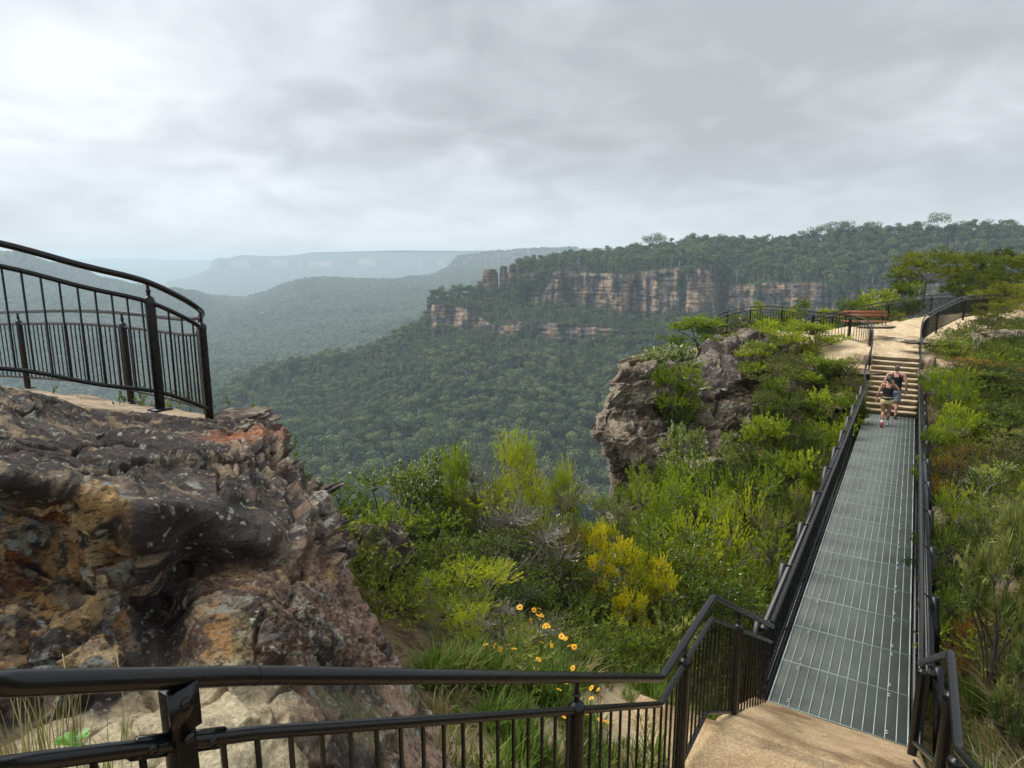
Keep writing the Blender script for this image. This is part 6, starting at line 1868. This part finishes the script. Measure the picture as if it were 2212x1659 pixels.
for px, py, D, lb in [(145, 1455, 2.3, 'left of two straw-coloured stalks rising above the near handrail against the boulder'), (262, 1455, 2.3, 'right of two straw-coloured stalks rising above the near handrail against the boulder')]:
    b0 = at(px - 3, 1640, D); t0 = at(px, py - 60, D)
    m = MB().tube([b0 - b0, (t0 - b0) * .5 + [.012, 0, 0], t0 - b0 - [.02, 0, .03]], [.0022, .0018, .0012], 5); o = link('dry_stalk', m.mesh('dry_stalk', simple('straw', (.42, .34, .17), .8, 0, .2, 30)), loc=b0); tag(o, lb, 'dry stalk')
# ================================================================ PEOPLE
M_skin = simple('tanned_skin', (.42, .22, .14), .55, 0, .08, 12); M_skin2 = simple('pinkish_skin', (.46, .23, .17), .55, 0, .08, 12)
M_blk = simple('black_sports_fabric', (.010, .010, .012), .8, 0, .2, 30); M_ylw = simple('pale_yellow_shorts', (.66, .57, .28), .75, 0, .08, 20)
M_hair_d = simple('dark_brown_hair', (.022, .014, .010), .5, 0, .3, 60); M_hair_g = simple('cropped_grey_hair', (.10, .085, .08), .8, 0, .3, 60)
M_sock = simple('white_sock', (.72, .72, .72), .9, 0, .05, 30); M_red = simple('red_shoe_sole', (.50, .09, .07), .6, 0, .1, 30); M_shoe = simple('pale_pink_trainer', (.52, .42, .44), .6, 0, .1, 30)
M_shoed = simple('dark_trainer', (.02, .02, .022), .6, 0, .1, 30); M_grayp = simple('blue_grey_patterned_shorts', (.26, .31, .38), .8, 0, .75, 55)
def ring_loft(st, n=16):
    """st: (centre, rx, ry) horizontal ellipses"""
    a = np.arange(n) * 2*PI/n; V = []
    for c, rx, ry in st: V.append(np.array(c) + np.stack([np.cos(a)*rx, np.sin(a)*ry, 0*a], 1))
    m = len(st); V = np.concatenate(V + [np.array([st[0][0], st[-1][0]])]); i = np.arange(n); j = (i+1) % n
    Q = np.concatenate([np.stack([k*n+i, k*n+j, (k+1)*n+j, (k+1)*n+i], 1) for k in range(m-1)])
    T = np.concatenate([np.stack([j, i, np.full(n, m*n)], 1), np.stack([(m-1)*n+i, (m-1)*n+j, np.full(n, m*n+1)], 1)])
    return V, Q, T
def hand_mesh(mb, wrist, d, palm_n, s=1.0, side=1):
    """palm and five curled fingers; d: direction of the hand, palm_n: palm normal"""
    d = np.array(d, float); d /= np.linalg.norm(d); pn = np.array(palm_n, float); pn -= d * (pn @ d); pn /= np.linalg.norm(pn); sd_ = np.cross(d, pn)
    w = np.array(wrist, float)
    mb.tube([w - d*.02, w + d*.03*s, w + d*.085*s], [.020*s, .030*s, .030*s], 8)
    for k, (o, L) in enumerate(((-.028, .070), (-.0095, .080), (.0095, .075), (.027, .058))):
        b = w + d*.08*s + sd_*o*s
        mb.tube([b, b + (d*.5 + pn*.12)*L*s, b + (d*.75 + pn*.45)*L*s, b + (d*.80 + pn*.80)*L*s], [.0095*s, .009*s, .008*s, .006*s], 6)
    b = w + d*.03*s - sd_*.026*s*side
    mb.tube([b, b + (d*.5 - sd_*side*.6)*.045*s, b + (d*1.1 - sd_*side*.75 + pn*.3)*.05*s], [.012*s, .010*s, .008*s], 6)
def torso_st(H, hips, waist, chest, sh, lean):
    z = lambda f: f * H
    return [((0, lean*0, z(.455)), hips*.80, .095), ((0, -.01, z(.49)), hips, .115), ((0, -.005, z(.53)), hips*.96, .110), ((0, .01, z(.58)), (hips+waist)/2, .090), ((0, .012 + lean*.3, z(.625)), waist, .082),
            ((0, .008 + lean*.6, z(.68)), chest*.93, .095), ((0, .0 + lean*.8, z(.74)), chest, .105), ((0, -.008 + lean, z(.785)), sh*.86, .088), ((0, -.008 + lean, z(.815)), sh*.62, .062), ((0, -.002 + lean, z(.835)), .062, .056)]
def person(name, loc, rz, H, spec, label):
    e = empty(name, loc, rz); tag(e, label, 'person')
    mb = MB(); st = torso_st(H, *spec['torso'])
    mb.add(*ring_loft(st)); ln = spec['torso'][-1]
    hz = .925 * H; hy = ln + .015
    mb.tube([(0, ln, .82*H), (0, hy-.01, .875*H)], [.056, .052], 12)
    # head with jaw, nose, ears
    V, Q, T = ring_loft([((0, hy+.035, hz-.105), .030, .035), ((0, hy+.022, hz-.085), .052, .062), ((0, hy+.01, hz-.05), .066, .082), ((0, hy+.005, hz), .074, .093), ((0, hy, hz+.045), .072, .090), ((0, hy-.003, hz+.085), .052, .066), ((0, hy-.003, hz+.10), .022, .03)], 18)
    mb.add(V, Q, T); mb.tube([(0, hy+.085, hz+.012), (0, hy+.112, hz-.028), (0, hy+.085, hz-.035)], [.010, .013, .012], 6)
    for s in (-1, 1): mb.tube([(s*.072, hy-.005, hz+.018), (s*.084, hy-.012, hz-.002), (s*.073, hy-.002, hz-.028)], [.012, .015, .009], 6)
    mb.tube([(-.02, hy+.088, hz-.058), (.02, hy+.088, hz-.058)], .007, 6)
    for s in (-1, 1): mb.tube([(s*.030, hy+.078, hz+.006), (s*.030, hy+.088, hz+.004)], .010, 6)
    for leg in spec['legs']:
        hip, knee, ank, toe = [np.array(q, float) for q in leg]; th, cf = spec['leg_r']
        mb.tube([hip + [0, 0, .04], hip*.55+knee*.45, knee], [th*1.05, th*.86, th*.60], 12)
        mb.tube([knee, knee*.70+ank*.30 + [0, -.018, 0], knee*.35+ank*.65 + [0, -.005, 0], ank], [th*.60, cf, cf*.68, cf*.50], 12)
        mb.tube([ank, ank + (toe-ank)*.5 + [0, 0, -.01], toe], [.036, .036, .024], 8)
    for arm in spec['arms']:
        shd, elb, wr, hd, pn, sd_ = [np.array(q, float) if not np.isscalar(q) else q for q in arm]; ua = spec['arm_r']
        mb.tube([np.array([shd[0]*.45, shd[1], shd[2]+.012]), shd, shd*.6+elb*.4, elb], [ua*1.1, ua*1.12, ua*.92, ua*.74], 10)
        mb.tube([elb, elb*.65+wr*.35, wr], [ua*.74, ua*.76, ua*.46], 10)
        hand_mesh(mb, wr, hd, pn, spec.get('hs', 1.0), sd_)
    body = mb.build('body', spec['skin'], e, smooth=True)
    rm = body.modifiers.new('one_surface', 'REMESH'); rm.mode = 'VOXEL'; rm.voxel_size = .0075; rm.use_smooth_shade = True
    sm_ = body.modifiers.new('soften', 'SMOOTH'); sm_.factor = .5; sm_.iterations = 3
    return e, st, (hy, hz)
def garment(e, name, st, z0, z1, mat, grow_=.010):
    zs = np.array([s[0][2] for s in st]); out = []
    for z in np.linspace(z0, z1, 9):
        out.append(((0, float(np.interp(z, zs, [s[0][1] for s in st])), z), float(np.interp(z, zs, [s[1] for s in st])) + grow_, float(np.interp(z, zs, [s[2] for s in st])) + grow_))
    V, Q, T = ring_loft(out, 20)
    return MB().add(V, Q).build(name, mat, e, smooth=True)
def shoe(e, ank, toe, mat, sole, up=(0, 0, 1)):
    ank = np.array(ank, float); toe = np.array(toe, float); d = toe - ank; d /= np.linalg.norm(d); up = np.array(up, float)
    heel = ank - d*.055
    MB().tube([heel - up*.018, ank - up*.020 + d*.04, toe - up*.004, toe + d*.035 - up*.006], [.034, .040, .042, .026], 12).build('shoe', mat, e, smooth=True)
    MB().tube([heel - up*.045 - d*.01, ank + d*.05 - up*.047, toe + d*.03 - up*.036], [.030, .036, .030], 10).build('shoe_sole', sole, e, smooth=True)
rz = math.atan2(-BD[0], BD[1])
# the woman, walking, right hand at her hair, left foot lifting behind
H = 1.63; loc = atz(1910, 921, .0); loc[2] = 0.004
spec = dict(torso=(.170, .128, .150, .175, .03), skin=M_skin, leg_r=(.088, .058), arm_r=.040, hs=.95,
    legs=[((-.085, 0, .80), (-.075, .03, .46), (-.075, -.20, .13), (-.075, -.16, .03)), ((.085, 0, .80), (.075, .10, .45), (.070, .10, .085), (.072, .22, .035))],
    arms=[((-.175, .02, 1.325), (-.255, -.03, 1.075), (-.285, .04, .86), (-.03, .12, -1), (1, 0, 0), -1), ((.175, .02, 1.325), (.30, -.02, 1.20), (.13, -.06, 1.40), (-.55, .05, .6), (0, 1, 0), 1)])
e, st, (hy, hz) = person('person', loc, rz, H, spec, 'woman in black tank top and pale yellow shorts walking away, hand raised to her hair')
garment(e, 'tank_top', st, .585*H, .765*H, M_blk)
for s in (-1, 1):
    MB().tube([(s*.10, -.10 + .02, .755*H), (s*.088, -.065 + .03, .80*H), (s*.085, .0, .828*H), (s*.09, .09, .79*H)], [.022, .016, .014, .018], 8).build('shoulder_strap', M_blk, e, smooth=True)
garment(e, 'shorts', st, .450*H, .585*H, M_ylw, .012)
for s, q in ((-1, spec['legs'][0]), (1, spec['legs'][1])):
    hip, knee = np.array(q[0]), np.array(q[1])
    MB().tube([hip + [0, 0, .02], hip*.80 + knee*.20 ], [.104, .097], 16, False).build('shorts_leg', M_ylw, e, smooth=True)
b_ = garment(e, 'waist_belt', st, .548*H, .578*H, M_blk, .024)
MB().box((0, -.145, .560*H), (.17, .035, .06)).build('belt_pouch', M_blk, e)
V, Q, T = ring_loft([((0, hy-.03, hz-.07), .045, .05), ((0, hy-.022, hz-.03), .074, .085), ((0, hy-.012, hz+.01), .082, .095), ((0, hy-.006, hz+.06), .079, .095), ((0, hy-.004, hz+.095), .058, .07), ((0, hy-.004, hz+.112), .02, .03)], 18)
hm_ = MB().add(V, Q, T); hm_.tube([(0, hy-.09, hz+.05), (.02, hy-.14, hz+.04), (.03, hy-.16, hz-.03), (.01, hy-.15, hz-.10)], [.026, .034, .028, .010], 10)
hm_.build('hair', M_hair_d, e, smooth=True)
for q in spec['legs']:
    knee, ank = np.array(q[1]), np.array(q[2]); d = (knee - ank) / np.linalg.norm(knee - ank)
    MB().tube([ank - d*.02, ank + d*.085], [.040, .043], 12).build('sock', M_sock, e, smooth=True)
shoe(e, (-.075, -.20, .13), (-.075, -.17, .02), M_red, M_red, (0, .97, .25)); shoe(e, (.070, .10, .085), (.072, .22, .050), M_shoe, M_sock)
# the man ahead of her, on the bridge end and the first step
H = 1.80; loc = atz(1926, 903, .0); loc[2] = .004
spec = dict(torso=(.178, .165, .190, .222, .05), skin=M_skin2, leg_r=(.090, .062), arm_r=.052, hs=1.08,
    legs=[((-.09, 0, .88), (-.09, .16, .56), (-.09, .30, .245), (-.09, .44, .20)), ((.09, 0, .88), (.10, .03, .47), (.10, -.12, .10), (.10, .0, .035))],
    arms=[((-.225, .03, 1.46), (-.315, -.02, 1.19), (-.33, .10, .98), (-.05, .3, -.9), (1, 0, 0), -1), ((.225, .03, 1.46), (.315, -.04, 1.19), (.325, .06, .95), (.05, .2, -.95), (-1, 0, 0), 1)])
e, st, (hy, hz) = person('person', loc, rz, H, spec, 'man with cropped grey hair and black singlet stepping up ahead of the woman')
garment(e, 'singlet', st, .50*H, .772*H, M_blk, .014)
for s in (-1, 1):
    MB().tube([(s*.115, -.07, .765*H), (s*.100, -.035, .805*H), (s*.095, .03, .832*H), (s*.10, .12, .79*H)], [.034, .026, .022, .03], 8).build('shoulder_strap', M_blk, e, smooth=True)
garment(e, 'shorts', st, .455*H, .53*H, M_grayp, .020)
for q in spec['legs']:
    hip, knee = np.array(q[0]), np.array(q[1])
    MB().tube([hip + [0, 0, .03], hip*.30 + knee*.70], [.112, .108], 16, False).build('shorts_leg', M_grayp, e, smooth=True)
V, Q, T = ring_loft([((0, hy-.025, hz-.05), .060, .065), ((0, hy-.014, hz-.01), .076, .082), ((0, hy-.006, hz+.03), .078, .092), ((0, hy-.003, hz+.07), .066, .083), ((0, hy-.003, hz+.098), .040, .05), ((0, hy-.003, hz+.106), .012, .02)], 18)
MB().add(V, Q, T).build('hair', M_hair_g, e, smooth=True)
MB().tube([(.33, .07, .965), (.328, .085, .985)], [.034, .034], 10).build('wristband', M_blk, e)
shoe(e, (-.09, .30, .235), (-.09, .44, .20), M_shoed, M_shoed); shoe(e, (.10, -.12, .10), (.10, .0, .05), M_shoed, M_shoed, (0, .3, .95))
